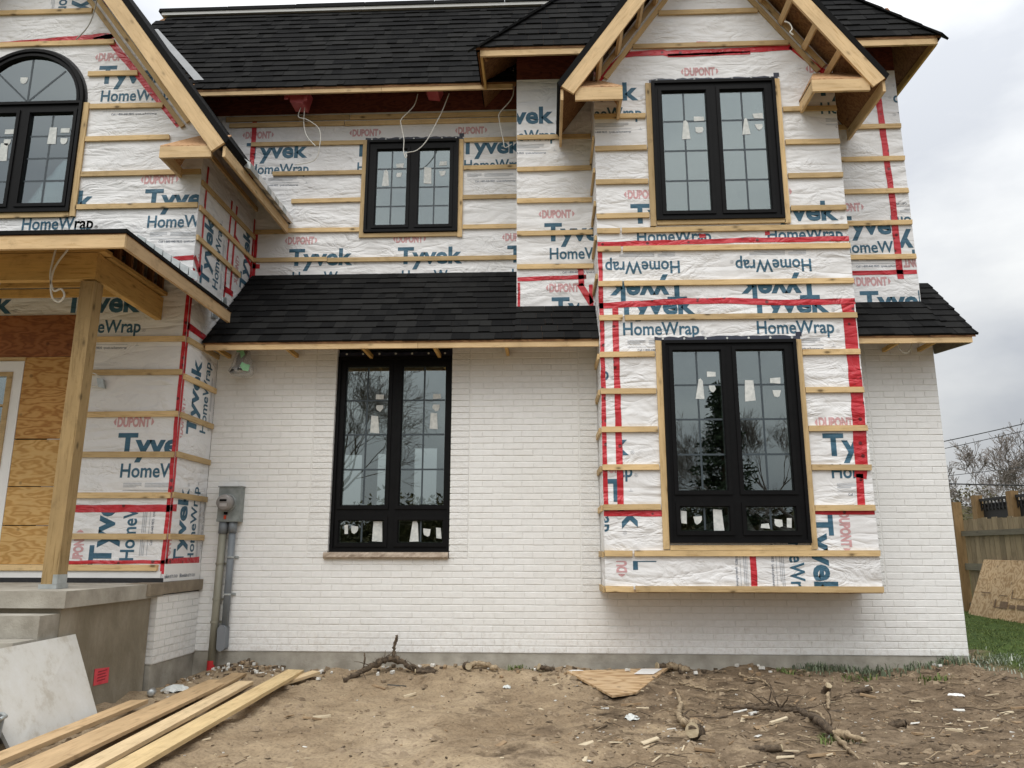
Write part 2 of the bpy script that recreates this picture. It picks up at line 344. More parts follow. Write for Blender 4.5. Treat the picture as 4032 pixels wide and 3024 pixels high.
def grassy(x, y):
    e = 0.35*noise.noise(Vector((x*1.3, y*1.3, 7)))+0.12*noise.noise(Vector((x*5, y*5, 3)))
    return sstep(-0.18, 0.22, min(x-5.2+0.15*(y), (y+0.75)+0.4*(x-5.2))+e) if x > 3 or y > 9 else (1.0 if (y > 10 or x < -14 or y < -16) else 0.0)
def axis(d0, d1, step, far0, far1):
    a = []; x = d0
    while x > far0: a.append(x); x -= max(step, (d0-x)*0.35+step)
    a.append(far0); a.reverse(); x = d0+step
    while x < d1: a.append(x); x += step
    while x < far1: a.append(x); x += max(step, (x-d1)*0.35+step)
    a.append(far1); return a
xs = axis(-5.2, 8.6, 0.055, -400, 400); ys = axis(-4.7, 0.6, 0.055, -300, 600)
g = MB(); nx = len(xs)
gv = []
for y in ys:
    for x in xs:
        g.v.append((x, y, gz(x, y))); gv.append(grassy(x, y))
for j in range(len(ys)-1):
    for i in range(nx-1): g.face((j*nx+i, j*nx+i+1, (j+1)*nx+i+1, (j+1)*nx+i))
def groundmat():
    m, n, b = newmat('dirt_and_grass'); v = coord(n)
    a = N(n, 'ShaderNodeAttribute', attribute_name='grass', attribute_type='GEOMETRY')
    big = noise_t(n, v, 0.85, 6, 0.6, 0.4); med = noise_t(n, coord(n, 'pos', (1, 1.5, 1)), 4.5, 8, 0.68, 0.5); fin = noise_t(n, v, 38, 6, 0.7)
    c = ramp(n, big, [(0.36, (0.255, 0.190, 0.124)), (0.52, (0.350, 0.270, 0.180)), (0.68, (0.415, 0.328, 0.228))])
    c = mixc(n, 1.0, c, ramp(n, med, [(0.28, (0.50, 0.47, 0.44)), (0.42, (0.90, 0.89, 0.88)), (0.62, (1.08, 1.08, 1.06)), (0.8, (1.25, 1.24, 1.2))]), 'MULTIPLY')
    c = mixc(n, 1.0, c, ramp(n, fin, [(0.32, (0.62, 0.60, 0.58)), (0.5, (1, 1, 1)), (0.7, (1.18, 1.17, 1.15))]), 'MULTIPLY')
    # right side is darker humus with torn-up roots
    sx = N(n, 'ShaderNodeSeparateXYZ'); n.links.new(v, sx.inputs[0])
    hum = mathn(n, 'ADD', mathn(n, 'MULTIPLY', sx.outputs[0], 0.16), mathn(n, 'MULTIPLY', noise_t(n, v, 1.9, 6, 0.6), 1.6))
    c = mixc(n, mathn(n, 'MULTIPLY', ramp(n, hum, [(0.80, (0,0,0)), (1.25, (1,1,1))]), 0.80), c, mixc(n, 1.0, ramp(n, med, [(0.3, (0.045, 0.031, 0.020)), (0.5, (0.140, 0.100, 0.066)), (0.66, (0.235, 0.176, 0.120)), (0.82, (0.33, 0.255, 0.175))]), ramp(n, fin, [(0.3, (0.6,)*3), (0.7, (1.2,)*3)]), 'MULTIPLY'))
    vo = N(n, 'ShaderNodeTexVoronoi'); n.links.new(v, vo.inputs['Vector']); vo.inputs['Scale'].default_value = 26; vo.inputs['Randomness'].default_value = 1
    sp = ramp(n, vo.outputs['Distance'], [(0.10, (1,1,1)), (0.16, (0,0,0))])
    c = mixc(n, mathn(n, 'MULTIPLY', sp, 0.35), c, (0.40, 0.34, 0.26))
    gcol = ramp(n, noise_t(n, v, 7, 6, 0.65), [(0.3, (0.030, 0.050, 0.012)), (0.7, (0.075, 0.115, 0.028))])
    n.links.new(mixc(n, a.outputs['Fac'], c, gcol), b.inputs['Base Color']); b.inputs['Roughness'].default_value = 0.95; b.inputs['Specular IOR Level'].default_value = 0.15
    h = mathn(n, 'ADD', mathn(n, 'MULTIPLY', med, 1.0), mathn(n, 'MULTIPLY', fin, 0.35)); bump(n, b, h, 0.9, 0.03)
    return m
go = g.build('ground', groundmat(), None, True); go['kind'] = 'structure'
at = go.data.attributes.new('grass', 'FLOAT', 'POINT'); at.data.foreach_set('value', gv)

def board(name, a, b, w, t, mat, parent=None, wdir=(0,0,1), wob=0.0):
    a = Vector(a); b = Vector(b); x = (b-a); L = x.length; x.normalize()
    z = Vector(wdir); z = (z - x*z.dot(x)).normalized(); y = z.cross(x)
    mb = MB(); h = L/2; q = wob
    e1, e2 = RD.uniform(-q, q), RD.uniform(-q, q)
    mb.hexa([(-h-e1,-t/2,-w/2), (h+e2,-t/2,-w/2), (h+e2,t/2,-w/2), (-h-e1,t/2,-w/2)], [(-h+e1,-t/2,w/2), (h-e2,-t/2,w/2), (h-e2,t/2,w/2), (-h+e1,t/2,w/2)])
    c = (a+b)/2
    mw = Matrix(((x.x, y.x, z.x, c.x), (x.y, y.y, z.y, c.y), (x.z, y.z, z.z, c.z), (0,0,0,1)))
    return mb.build(name, mat, parent, False, mw)
def cells(u0, u1, v0, v1, holes):
    us = sorted({u0, u1, *[h[0] for h in holes], *[h[1] for h in holes]}); vs = sorted({v0, v1, *[h[2] for h in holes], *[h[3] for h in holes]})
    us = [q for q in us if u0 <= q <= u1]; vs = [q for q in vs if v0 <= q <= v1]
    for a, b in zip(us, us[1:]):
        for c, d in zip(vs, vs[1:]):
            m, k = (a+b)/2, (c+d)/2
            if not any(h[0] < m < h[1] and h[2] < k < h[3] for h in holes): yield a, b, c, d

# ================================================================== THE HOUSE
house = tag(empty('brick_house', (0, 0, -0.2)), 'unfinished two storey white brick house wrapped in printed membrane and wooden strapping', 'house')

# ---- concrete foundation
mb = MB(); mb.box(-4.37, 4.965, 0.012, 0.35, -0.9, -0.002); mb.box(4.60, 4.965, 0.352, 7.0, -0.9, -0.002)
mb.box(-4.60, -4.372, -1.05, 0.30, -0.9, -0.025)
mb.build('foundation', M_CONC, house)

# ---- brick wall
BL, BH, JT = 0.2536, 0.08, 0.0098
WX0, WX1, WZ0, WZ1 = -2.755, -1.225, 1.19, 3.84
mb = MB()
for (a, b, c, d) in cells(-4.37, 4.975, 0.0, 3.86, [(WX0-0.01, WX1+0.01, 1.115, 9), (0.74, 3.74, 0.70, 9)]): pbox(mb, front(0), a, b, c, d, -0.11, -0.0068)
mb.box(4.60, 4.972, 0.112, 7.0, 0, 3.86)
wall = mb.build('brick_wall', M_MORTAR, house)
bricks = []     # (x0, x1, z0, z1, kind)
def course(n, xa, xb, off):
    x = xa + (BL*off if off else 0); z0 = n*BH
    xs_ = [xa]
    k = xa + (BL*0.5 if n % 2 else BL)*1.0 + off
    k += RD.uniform(-0.012, 0.012)
    while k < xb-0.05: xs_.append(k + RD.uniform(-0.004, 0.004)); k += BL
    xs_.append(xb)
    for a, b in zip(xs_, xs_[1:]): bricks.append((a, b, z0, z0+BH, 0))
for n in range(48):
    z0 = n*BH
    if n < 9: segs = [(-4.37, 4.975, 0.03)]
    elif n < 14: segs = [(-4.37, 0.415, 0.03), (4.105, 4.975, 0.06)]
    else: segs = [(-4.37, -3.028, 0.03), (-0.975, 0.415, 0.04), (4.105, 4.975, 0.06)]
    for xa, xb, o in segs: course(n, xa, xb, o)
    if n >= 9:
        bricks.append((0.428, 0.663, z0, z0+BH, 1)); bricks.append((3.81, 4.092, z0, z0+BH, 1))
    if n >= 14:
        bricks.append((-3.016, WX0 if n > 14 else -2.80, z0, z0+BH, 2)); bricks.append((WX1, -0.988, z0, z0+BH, 2))
def brick_geo(mb, q):
    x0, x1, z0, z1, k = q; j = JT/2; x0 += 0.0018; x1 -= 0.0018; z0 += j + RD.uniform(-0.0015, 0.0015); z1 -= j + RD.uniform(-0.0015, 0.0015)
    y = RD.uniform(-0.0018, 0.0015) - (0.004 if k else 0); c = 0.0035; bk = 0.105 if k == 2 else 0.02
    ty = RD.uniform(-0.0015, 0.0015)
    mb.tone = min(1, max(0, RD.gauss(0.6, 0.17)))
    n = len(mb.v)
    mb.v += [(x0+c, y+ty, z0+c), (x1-c, y-ty, z0+c), (x1-c, y-ty, z1-c), (x0+c, y+ty, z1-c),
             (x0, y+c, z0), (x1, y+c, z0), (x1, y+c, z1), (x0, y+c, z1), (x0, bk, z0), (x1, bk, z0), (x1, bk, z1), (x0, bk, z1)]
    for f in ((0,1,2,3), (4,5,1,0), (5,6,2,1), (6,7,3,2), (7,4,0,3), (8,9,5,4), (9,10,6,5), (10,11,7,6), (11,8,4,7)): mb.face([n+i for i in f])
def show(q):
    c = Vector(((q[0]+q[1])/2, 0, (q[2]+q[3])/2)); return (c-CAM).length/((q[1]-q[0])**0.5)
bricks.sort(key=show)
near, rest = bricks[:270], bricks[270:]
for q in near:
    mb = MB(); brick_geo(mb, q); mb.build('brick', M_BRICKR if q[4] else M_BRICK, wall)
mb = MB()
for q in rest:
    mb.mi = 1 if q[4] else 0; brick_geo(mb, q)
rb = mb.build('bricks', [M_BRICK, M_BRICKR], wall); rb['kind'] = 'stuff'
# ---- left pier of the same brick under the porch corner
mb = MB(); mb.box(-4.62, -4.363, -1.05, 0.0, -0.02, 0.715)
pier = mb.build('brick_pier', M_MORTAR, house)
for n in range(9):
    z0, z1 = n*BH-0.012+0.005, n*BH-0.012+BH-0.005; y = -1.062; k = 0
    ends = [-1.062] + [-1.062+BL*(0.5 if n % 2 else 1)+i*BL for i in range(5)]
    ends = [e for e in ends if e < -0.05]+[-0.004]
    for a, b in zip(ends, ends[1:]):
        mb = MB(); mb.tone = RD.gauss(0.55, 0.2); c = 0.004; x = -4.352+RD.uniform(-0.002, 0.002)
        ya, yb = a+0.005, b-0.005
        if a == ends[0]: mb.box(-4.50, x, ya-0.005, yb, z0, z1)
        else: mb.hexa([(x-c, ya+c, z0+c), (x-c-0.02, ya, z0), (x-c-0.02, yb, z0), (x-c, yb-c, z0+c)], [(x, ya+c, z1-c), (x-c-0.02, ya, z1), (x-c-0.02, yb, z1), (x, yb-c, z1-c)]) if False else mb.box(x-0.03, x, ya, yb, z0, z1)
        mb.build('brick', M_BRICK, pier)
# ---- stone window sill, rock faced
mb = MB(); nseg = 40
fr0 = []
for i in range(nseg+1):
    x = -2.80 + 1.57*i/nseg
    fr0.append([(x, 0.10, 1.112), (x, -0.035+RD.uniform(-.004, .004), 1.112), (x, -0.058+RD.uniform(-.010, .010), 1.135), (x, -0.050+RD.uniform(-.010, .010), 1.165), (x, -0.040, 1.190), (x, 0.10, 1.196)])
for i, r in enumerate(fr0):
    mb.v += r
    if i:
        for k in range(6): k2 = (k+1) % 6; mb.face([(i-1)*6+k, (i-1)*6+k2, i*6+k2, i*6+k])
mb.face(range(5, -1, -1)); mb.face([nseg*6+k for k in range(6)])
mb.build('window_sill', M_STONE, house)

# ---- house wrap
YB, YR, YL, YW = -0.60, 0.10, 0.90, -0.93
XS = -4.37
P_BAY, P_R, P_L, P_W = front(YB), front(YR), front(YL), front(YW)
P_SIDE = PL((XS, 0, 0), (0, 1, 0), (1, 0, 0))
P_BSIDE = PL((0.67, 0, 0), (0, -1, 0), (-1, 0, 0))
def sheet(name, pl, rects, polys=()):
    mb = MB()
    for (a, b, c, d) in rects: mb.quad(pl.p(a, c), pl.p(b, c), pl.p(b, d), pl.p(a, d))
    for po in polys: mb.quad(*[pl.p(*q) for q in po])
    return mb.build(name, M_WRAP, house)
UPW = (1.43, 3.02, 5.31, 7.265); LOW = (1.43, 3.03, 1.31, 3.725)
w_bay = sheet('house_wrap', P_BAY, cells(0.67, 3.80, 0.78, 7.40, [UPW, LOW]), [[(0.67, 7.40), (3.80, 7.40), (2.22, 9.6)]])
w_bsl = sheet('house_wrap', P_BSIDE, [(-0.0, 0.6, 0.78, 4.45), (-0.1, 0.6, 4.45, 7.45)])
w_bsr = sheet('house_wrap', PL((3.80, 0, 0), (0, 1, 0), (1, 0, 0)), [(-0.6, 0.0, 0.78, 4.45), (-0.6, 0.1, 4.45, 7.45)])
w_r = sheet('house_wrap', P_R, [(-0.38, 0.74, 4.25, 7.83)]); w_r2 = sheet('house_wrap', P_R, [(3.74, 4.94, 4.25, 7.83)])
w_rs = sheet('house_wrap', PL((4.94, 0, 0), (0, 1, 0), (1, 0, 0)), [(0.1, 7.0, 4.0, 7.7)])
w_rl = sheet('house_wrap', PL((-0.38, 0, 0), (0, -1, 0), (-1, 0, 0)), [(-0.9, -0.1, 4.3, 7.8)])
LSW = (-2.70, -1.295, 5.86, 7.36)
w_l = sheet('house_wrap', P_L, cells(-5.9, -0.38, 4.9, 7.86, [LSW]))
ARC = (-6.81, 6.97, 0.775)
arcp = []
for i in range(24):
    a0, a1 = math.pi*i/24, math.pi*(i+1)/24
    def rp_(a):
        c, s_ = math.cos(a), math.sin(a); k = min(0.79/max(abs(c), 1e-6), 0.79/max(s_, 1e-6)); return (ARC[0]+c*k, ARC[1]+s_*k)
    arcp.append([(ARC[0]+math.cos(a0)*ARC[2], ARC[1]+math.sin(a0)*ARC[2]), rp_(a0), rp_(a1), (ARC[0]+math.cos(a1)*ARC[2], ARC[1]+math.sin(a1)*ARC[2])])
w_w = sheet('house_wrap', P_W, list(cells(-9.25, -4.37, 0.86, 6.35, [(-7.60, -6.02, 5.41, 9), (-7.34, -5.95, 0.9, 3.46)])) + [(-7.60, -6.02, 7.76, 8.55)], arcp + [[(-9.25, 6.35), (-7.60, 6.35), (-7.60, 8.55)], [(-6.02, 6.35), (-4.37, 6.35), (-4.37, 6.6), (-6.02, 8.55+0.3)], [(-7.60, 8.55), (-6.02, 8.55), (-6.02, 8.85), (-6.81, 9.9)]])
w_s = sheet('house_wrap', P_SIDE, [(-0.93, 0.0, 0.88, 4.3), (-0.93, 0.9, 4.3, 6.5)])
# bare sheathing high under the eaves, and bay floor
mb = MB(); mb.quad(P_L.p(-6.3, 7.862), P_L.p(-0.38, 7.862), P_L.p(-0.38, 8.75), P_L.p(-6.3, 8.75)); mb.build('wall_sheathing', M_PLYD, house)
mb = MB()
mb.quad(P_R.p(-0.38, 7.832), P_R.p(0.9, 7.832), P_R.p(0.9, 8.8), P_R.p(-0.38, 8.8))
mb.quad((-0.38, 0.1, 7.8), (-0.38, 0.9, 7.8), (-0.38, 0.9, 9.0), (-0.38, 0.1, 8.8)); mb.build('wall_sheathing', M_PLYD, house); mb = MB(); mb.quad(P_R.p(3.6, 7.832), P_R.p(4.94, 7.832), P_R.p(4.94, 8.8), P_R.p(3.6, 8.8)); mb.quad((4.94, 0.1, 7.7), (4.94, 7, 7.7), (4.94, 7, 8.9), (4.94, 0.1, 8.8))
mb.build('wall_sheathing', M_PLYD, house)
mb = MB(); mb.box(0.672, 3.798, -0.598, 0.0, 0.745, 0.778); mb.build('bay_floor', M_PLYL, house)

# ---- printed lettering
_txt = {}
def text_geo(s, width, cap, bold):
    key = (s, width)
    if key in _txt: return _txt[key]
    cu = bpy.data.curves.new('t', 'FONT'); cu.body = s; cu.size = 1; cu.offset = bold; cu.fill_mode = 'FRONT'; cu.resolution_u = 3
    o = bpy.data.objects.new('t', cu); col.objects.link(o); bpy.context.view_layer.update()
    me = bpy.data.meshes.new_from_object(o.evaluated_get(bpy.context.evaluated_depsgraph_get()))
    vs = [(v.co.x, v.co.y) for v in me.vertices]; fs = [tuple(p.vertices) for p in me.polygons]
    bpy.data.objects.remove(o); bpy.data.curves.remove(cu); bpy.data.meshes.remove(me)
    x0 = min(v[0] for v in vs); x1 = max(v[0] for v in vs)
    kx = width/(x1-x0); ky = cap/0.73
    vs = [((v[0]-x0)*kx, v[1]*ky) for v in vs]
    _txt[key] = (vs, fs); return _txt[key]
def lens(x0, x1, z0, z1, right):
    k = 6; pts = [((x1 if right else x0), (z0+z1)/2)]
    a = [((x0 if right else x1) + (1 if right else -1)*0.0, z0+(z1-z0)*i/k) for i in range(k+1)]
    out_ = []
    for i, (x, z) in enumerate(a): out_.append((x, z))
    tip = [((x1 if right else x0), (z0+z1)/2)]
    return out_ + tip
def print_cell(acc, X, Z, rot=0, clip=None, parts='DTHC'):
    items = []
    def add(vs, fs, ox, oz, mi): items.append(([(v[0]+ox, v[1]+oz) for v in vs], fs, mi))
    if 'D' in parts:
        vs, fs = text_geo('DUPONT', 0.40, 0.115, 0.05); add(vs, fs, -0.03, 0.335, 1)
        add([(-0.045, 0.345), (-0.045, 0.435), (-0.065, 0.415), (-0.078, 0.39), (-0.065, 0.365)], [(0,1,2,3,4)], 0, 0, 1)
        add([(0.385, 0.345), (0.385, 0.435), (0.405, 0.415), (0.418, 0.39), (0.405, 0.365)], [(0,1,2,3,4)], 0, 0, 1)
    if 'T' in parts:
        vs, fs = text_geo('Tyvek', 0.965, 0.262, 0.034); add(vs, fs, 0, 0, 0)
        vs, fs = text_geo('\u00ae', 0.045, 0.045, 0.0); add(vs, fs, 0.985, 0, 2)
    if 'H' in parts:
        vs, fs = text_geo('HomeWrap', 0.93, 0.168, 0.020); add(vs, fs, 0.07, -0.268, 0)
        vs, fs = text_geo('\u00ae', 0.045, 0.045, 0.0); add(vs, fs, 1.02, -0.268, 2)
    if 'C' in parts:
        vs, fs = text_geo('Call 1-800-448-9835  tyvek.ca/homewrap', 0.61, 0.03, 0.004); add(vs, fs, 0.24, -0.475, 3)
        V, F_ = [], []
        def bar(a, b, z, h): k = len(V); V.extend([(a, z), (b, z), (b, z+h), (a, z+h)]); F_.append((k, k+1, k+2, k+3))
        for a, b in ((0.12, 0.34), (0.38, 0.82)):
            for k in range(3): bar(a, b-0.06*(k == 2), -0.345-0.02*k, 0.011)
        bar(0.12, 0.86, -0.425, 0.007); bar(0.95, 1.0, -0.44, 0.006); bar(0.972, 0.978, -0.435, 0.03)
        add(V, F_, 0, 0, 2)
    cr = {0: (1,0,0,1), 90: (0,1,-1,0), 180: (-1,0,0,-1), -90: (0,-1,1,0)}[rot]
    for vs, fs, mi in items:
        w2 = [(X + v[0]*cr[0] + v[1]*cr[2], Z + v[0]*cr[1] + v[1]*cr[3]) for v in vs]
        if clip:
            a, b, c, d = clip
            if min(v[0] for v in w2) > b or max(v[0] for v in w2) < a or min(v[1] for v in w2) > d or max(v[1] for v in w2) < c: continue
        acc.append((w2, fs, mi, clip))
def print_build(acc, pl, parent, n=0.0025):
    for (vs, fs, mi, clip) in acc:
        mb = MB()
        if clip:
            a, b, c, d = clip
            bm = bmesh.new(); bv = [bm.verts.new((v[0], v[1], 0)) for v in vs]
            for f in fs:
                try: bm.faces.new([bv[i] for i in f])
                except ValueError: pass
            for co, no in (((a,0,0), (-1,0,0)), ((b,0,0), (1,0,0)), ((0,c,0), (0,-1,0)), ((0,d,0), (0,1,0))):
                bmesh.ops.bisect_plane(bm, geom=bm.verts[:]+bm.edges[:]+bm.faces[:], plane_co=co, plane_no=no, clear_outer=True)
            bm.verts.index_update(); vs = [(v.co.x, v.co.y) for v in bm.verts]; fs = [tuple(v.index for v in f.verts) for f in bm.faces]; bm.free()
        k = len(mb.v); mb.v += [tuple(pl.p(v[0], v[1], n)) for v in vs]; mb.mi = mi
        for f in fs: mb.face([k+i for i in f])
        if mb.f: mb.mi = 0; mb.m = [0]*len(mb.f); mb.build('printed_word' if mi != 2 else 'print_mark', [M_BLUE, M_DUP, M_GREYI, M_NAVYI][mi], parent)
A = []
for x, z in ((-4.60, 7.13), (-2.92, 7.13), (-1.28, 7.13), (-3.82, 5.37), (-2.18, 5.37), (-0.55, 5.37)): print_cell(A, x, z, 0, (-4.9, -0.385, 5.0, 7.85))
AA = []
for (vs, fs, mi, clip) in A:        # keep the print off the window opening
    if max(v[0] for v in vs) > LSW[0] and min(v[0] for v in vs) < LSW[1] and max(v[1] for v in vs) > LSW[2] and min(v[1] for v in vs) < LSW[3]:
        AA.append((vs, fs, mi, (-4.9, LSW[0]-0.01, 5.0, 7.85))); AA.append((vs, fs, mi, (LSW[1]+0.01, -0.385, 5.0, 7.85))); AA.append((vs, fs, mi, (LSW[0]-0.01, LSW[1]+0.01, 7.36, 7.85))); AA.append((vs, fs, mi, (LSW[0]-0.01, LSW[1]+0.01, 5.0, 5.86)))
    else: AA.append((vs, fs, mi, clip))
print_build(AA, P_L, w_l)
A = []
print_cell(A, -0.82, 7.14, 0, (-0.375, 0.70, 4.8, 7.8)); print_cell(A, 0.0, 5.36, 0, (-0.375, 0.70, 4.82, 7.8)); print_cell(A, 0.09, 4.29, 0, (-0.375, 0.46, 4.3, 4.79))
print_cell(A, 3.91, 5.385, 0, (3.8, 4.70, 4.85, 7.8)); print_cell(A, 4.16, 4.32, 0, (3.8, 4.93, 4.3, 4.80)); print_cell(A, 3.0, 7.14, 0, (3.8, 4.70, 4.85, 7.8))
print_cell(A, 5.88, 7.165, 180, (4.74, 4.935, 4.85, 7.8)); print_cell(A, 5.14, 5.35, 180, (4.74, 4.935, 4.85, 7.8))
print_build(A, P_R, w_r)
A = []
def bayp(x, z, rot, clip, parts='DTHC'):
    B = []; print_cell(B, x, z, rot, clip, parts)
    for (vs, fs, mi, c) in B:
        for W in (UPW, LOW):
            if c[2] < W[3] and c[3] > W[2] and c[0] < W[1] and c[1] > W[0]:
                A.append((vs, fs, mi, (c[0], W[0], c[2], c[3]))); A.append((vs, fs, mi, (W[1], c[1], c[2], c[3])))
                if c[3] > W[3]: A.append((vs, fs, mi, (W[0], W[1], W[3], c[3])))
                if c[2] < W[2]: A.append((vs, fs, mi, (W[0], W[1], c[2], W[2])))
                break
        else: A.append((vs, fs, mi, c))
for x, z in ((0.29, 7.03), (1.90, 7.03), (3.53, 7.03), (1.10, 5.29), (2.73, 5.29)): bayp(x, z, 0, (0.675, 3.795, 4.99, 7.75))
for x in (1.76, 3.38): bayp(x, 4.50, 180, (0.675, 3.795, 4.20, 4.92))
for x in (0.89, 2.52): bayp(x, 4.08, 0, (0.675, 3.795, 3.40, 4.20))
bayp(-0.23, 3.52, 0, (0.675, 0.84, 1.7, 3.9)); bayp(0.70, 1.79, 0, (0.675, 0.84, 1.66, 2.2))
bayp(0.02, 2.34, 0, (0.90, 1.36, 1.66, 3.3)); bayp(3.27, 2.32, 0, (3.10, 3.66, 1.66, 3.3)); bayp(3.63, 2.35, 0, (3.70, 3.79, 1.75, 2.2), 'H')
bayp(3.05, 1.63, -90, (2.40, 3.79, 0.80, 1.64)); bayp(2.64, 1.60, -90, (1.4, 2.30, 0.80, 1.27)); bayp(0.89, 2.43, -90, (0.675, 1.36, 1.30, 1.62)); bayp(1.25, 1.0, 90, (0.675, 1.36, 0.8, 1.1), 'DT')
print_build(A, P_BAY, w_bay)
A = []
for x, z, c in ((-5.89, 7.25, (-5.99, -4.38, 5.6, 7.9)), (-7.52, 7.25, (-6.0, -5.9, 6, 7.9)), (-5.08, 5.46, (-5.95, -4.375, 4.5, 6.2)), (-6.71, 5.46, (-7.5, -4.375, 4.8, 5.41)), (-6.71, 5.46, (-5.95, -4.375, 5.2, 6.2)),
    (-5.95, 4.09, (-6.9, -4.375, 3.45, 4.35)), (-7.58, 4.09, (-7.5, -4.4, 4.06, 4.35)), (-5.08, 2.32, (-5.9, -4.375, 1.72, 3.0))): print_cell(A, x, z, 0, c)
print_cell(A, -5.02, 1.03, 90, (-5.9, -4.375, 1.02, 1.66)); print_cell(A, -6.3, 8.75, -90, (-6.7, -5.6, 8.40, 9.2))
print_build(A, P_W, w_w)
A = []
print_cell(A, -0.465, 2.60, 90, (-0.86, -0.01, 2.0, 3.70)); print_cell(A, -0.50, 0.99, 90, (-0.90, -0.01, 1.02, 2.2)); print_cell(A, -0.47, 4.53, 90, (-0.82, -0.02, 4.45, 6.0)); print_cell(A, 0.75, 4.9, 90, (0.2, 0.88, 4.9, 6.2))
mbx = MB()
print_build(A, P_SIDE, w_s)
# rubber flashing at the foot of the side wall, printed with its name
mb = MB(); pbox(mb, P_SIDE, -0.935, -0.01, 0.862, 1.06, 0.0, 0.006); fl = mb.build('flashing_membrane', M_WHITE, house)
A = []
for oy in (-1.02, -0.56):
    vs, fs = text_geo('Blueskin', 0.20, 0.045, 0.012); A.append(([(v[0]+oy, v[1]+0.90) for v in vs], fs, 3, (-0.93, -0.02, 0.86, 1.05)))
    vs, fs = text_geo('BUTYL FLASH', 0.19, 0.038, 0.004); A.append(([(v[0]+oy+0.215, v[1]+0.90) for v in vs], fs, 3, (-0.93, -0.02, 0.86, 1.05)))
print_build(A, P_SIDE, fl, 0.0085)

# ---- red seam tape
def tape(pl, parent, pts, width, n=0.004):
    """strip following (u, v) points"""
    mb = MB(); P = [Vector((p[0], p[1])) for p in pts]; L = []
    for a, b in zip(P, P[1:]):
        k = max(1, int((b-a).length/0.12)); L += [a.lerp(b, i/k) for i in range(k)]
    L.append(P[-1]); base = 0
    for i, p in enumerate(L):
        d = (L[min(i+1, len(L)-1)]-L[max(i-1, 0)]).normalized(); q = Vector((-d.y, d.x)); ww = width/2*(1+RD.uniform(-0.07, 0.07)); j = q*RD.uniform(-0.004, 0.004)
        a = p+j+q*ww; b = p+j-q*ww; mb.v += [tuple(pl.p(a.x, a.y, n)), tuple(pl.p(b.x, b.y, n))]
        if i: mb.face((2*i-2, 2*i-1, 2*i+1, 2*i))
    return mb.build('seam_tape', M_TAPE, parent)
for pts, wd in (([(0.67, 5.005), (2.0, 5.02), (2.4, 5.03), (3.8, 5.03)], 0.065), ([(0.67, 4.19), (1.6, 4.235), (2.3, 4.24), (2.8, 4.205), (3.8, 4.21)], 0.075), ([(0.70, 4.90), (0.70, 1.67)], 0.055), ([(0.87, 4.16), (0.87, 1.67)], 0.075),
                ([(3.71, 4.18), (3.715, 3.0), (3.69, 2.2), (3.66, 2.05)], 0.15), ([(3.66, 2.1), (3.65, 1.70)], 0.085), ([(0.67, 1.645), (1.40, 1.645)], 0.07), ([(3.10, 1.655), (3.79, 1.655)], 0.05), ([(2.365, 0.80), (2.365, 1.24)], 0.075),
                ([(1.10, 7.70), (1.6, 7.72), (1.65, 7.70), (2.3, 7.705), (2.9, 7.73), (3.30, 7.745)], 0.085), ([(1.66, 7.665), (2.75, 7.68)], 0.05), ([(0.74, 7.33), (1.15, 7.78)], 0.07), ([(3.72, 7.33), (3.28, 7.76)], 0.08), ([(2.05, 7.85), (2.25, 7.85)], 0.03), ([(1.95, 5.10), (2.03, 5.10)], 0.05), ([(2.77, 5.12), (2.83, 5.12)], 0.05)):
    tape(P_BAY, w_bay, pts, wd)
for pts, wd in (([(-0.37, 4.81), (0.56, 4.83)], 0.06), ([(0.49, 4.96), (0.49, 4.70)], 0.075), ([(0.47, 4.73), (0.62, 4.45)], 0.085), ([(-0.35, 4.76), (-0.35, 4.40)], 0.035), ([(4.07, 4.83), (4.93, 4.835)], 0.06), ([(4.67, 7.70), (4.715, 5.9), (4.71, 4.74)], 0.085), ([(0.44, 4.96), (0.60, 4.96)], 0.05), ([(0.62, 4.72), (0.62, 4.4)], 0.05)):
    tape(P_R, w_r, pts, wd)
for pts, wd in (([(-4.50, 7.75), (-4.49, 6.4)], 0.075), ([(-4.335, 5.9), (-4.335, 5.2)], 0.05), ([(-4.36, 5.36), (-4.25, 5.36)], 0.07)): tape(P_L, w_l, pts, wd)
for pts, wd in (([(-6.02, 7.90), (-5.7, 7.97), (-7.4, 7.86)], 0.08), ([(-5.85, 7.95), (-4.72, 6.60)], 0.085), ([(-5.55, 1.69), (-4.37, 1.69)], 0.085), ([(-5.55, 1.075), (-4.37, 1.085)], 0.04), ([(-4.395, 4.35), (-4.395, 0.95)], 0.045), ([(-4.76, 4.73), (-4.60, 4.77), (-4.37, 4.78)], 0.06)):
    tape(P_W, w_w, pts, wd)
for pts, wd in (([(-0.905, 4.65), (-0.905, 0.98)], 0.05), ([(-0.93, 1.08), (-0.06, 1.10)], 0.075), ([(-0.93, 3.90), (-0.40, 3.88)], 0.085), ([(-0.77, 6.1), (-0.76, 4.65)], 0.05), ([(-0.92, 4.80), (-0.72, 4.63)], 0.08), ([(0.02, 6.0), (0.02, 4.5)], 0.05), ([(0.20, 6.0), (0.20, 4.75)], 0.06), ([(0.22, 5.55), (0.85, 5.35)], 0.06), ([(0.02, 4.7), (0.30, 4.72)], 0.08), ([(0.865, 6.1), (0.865, 5.1)], 0.06), ([(-0.93, 1.70), (-0.78, 1.70)], 0.08)):
    tape(P_SIDE, w_s, pts, wd)

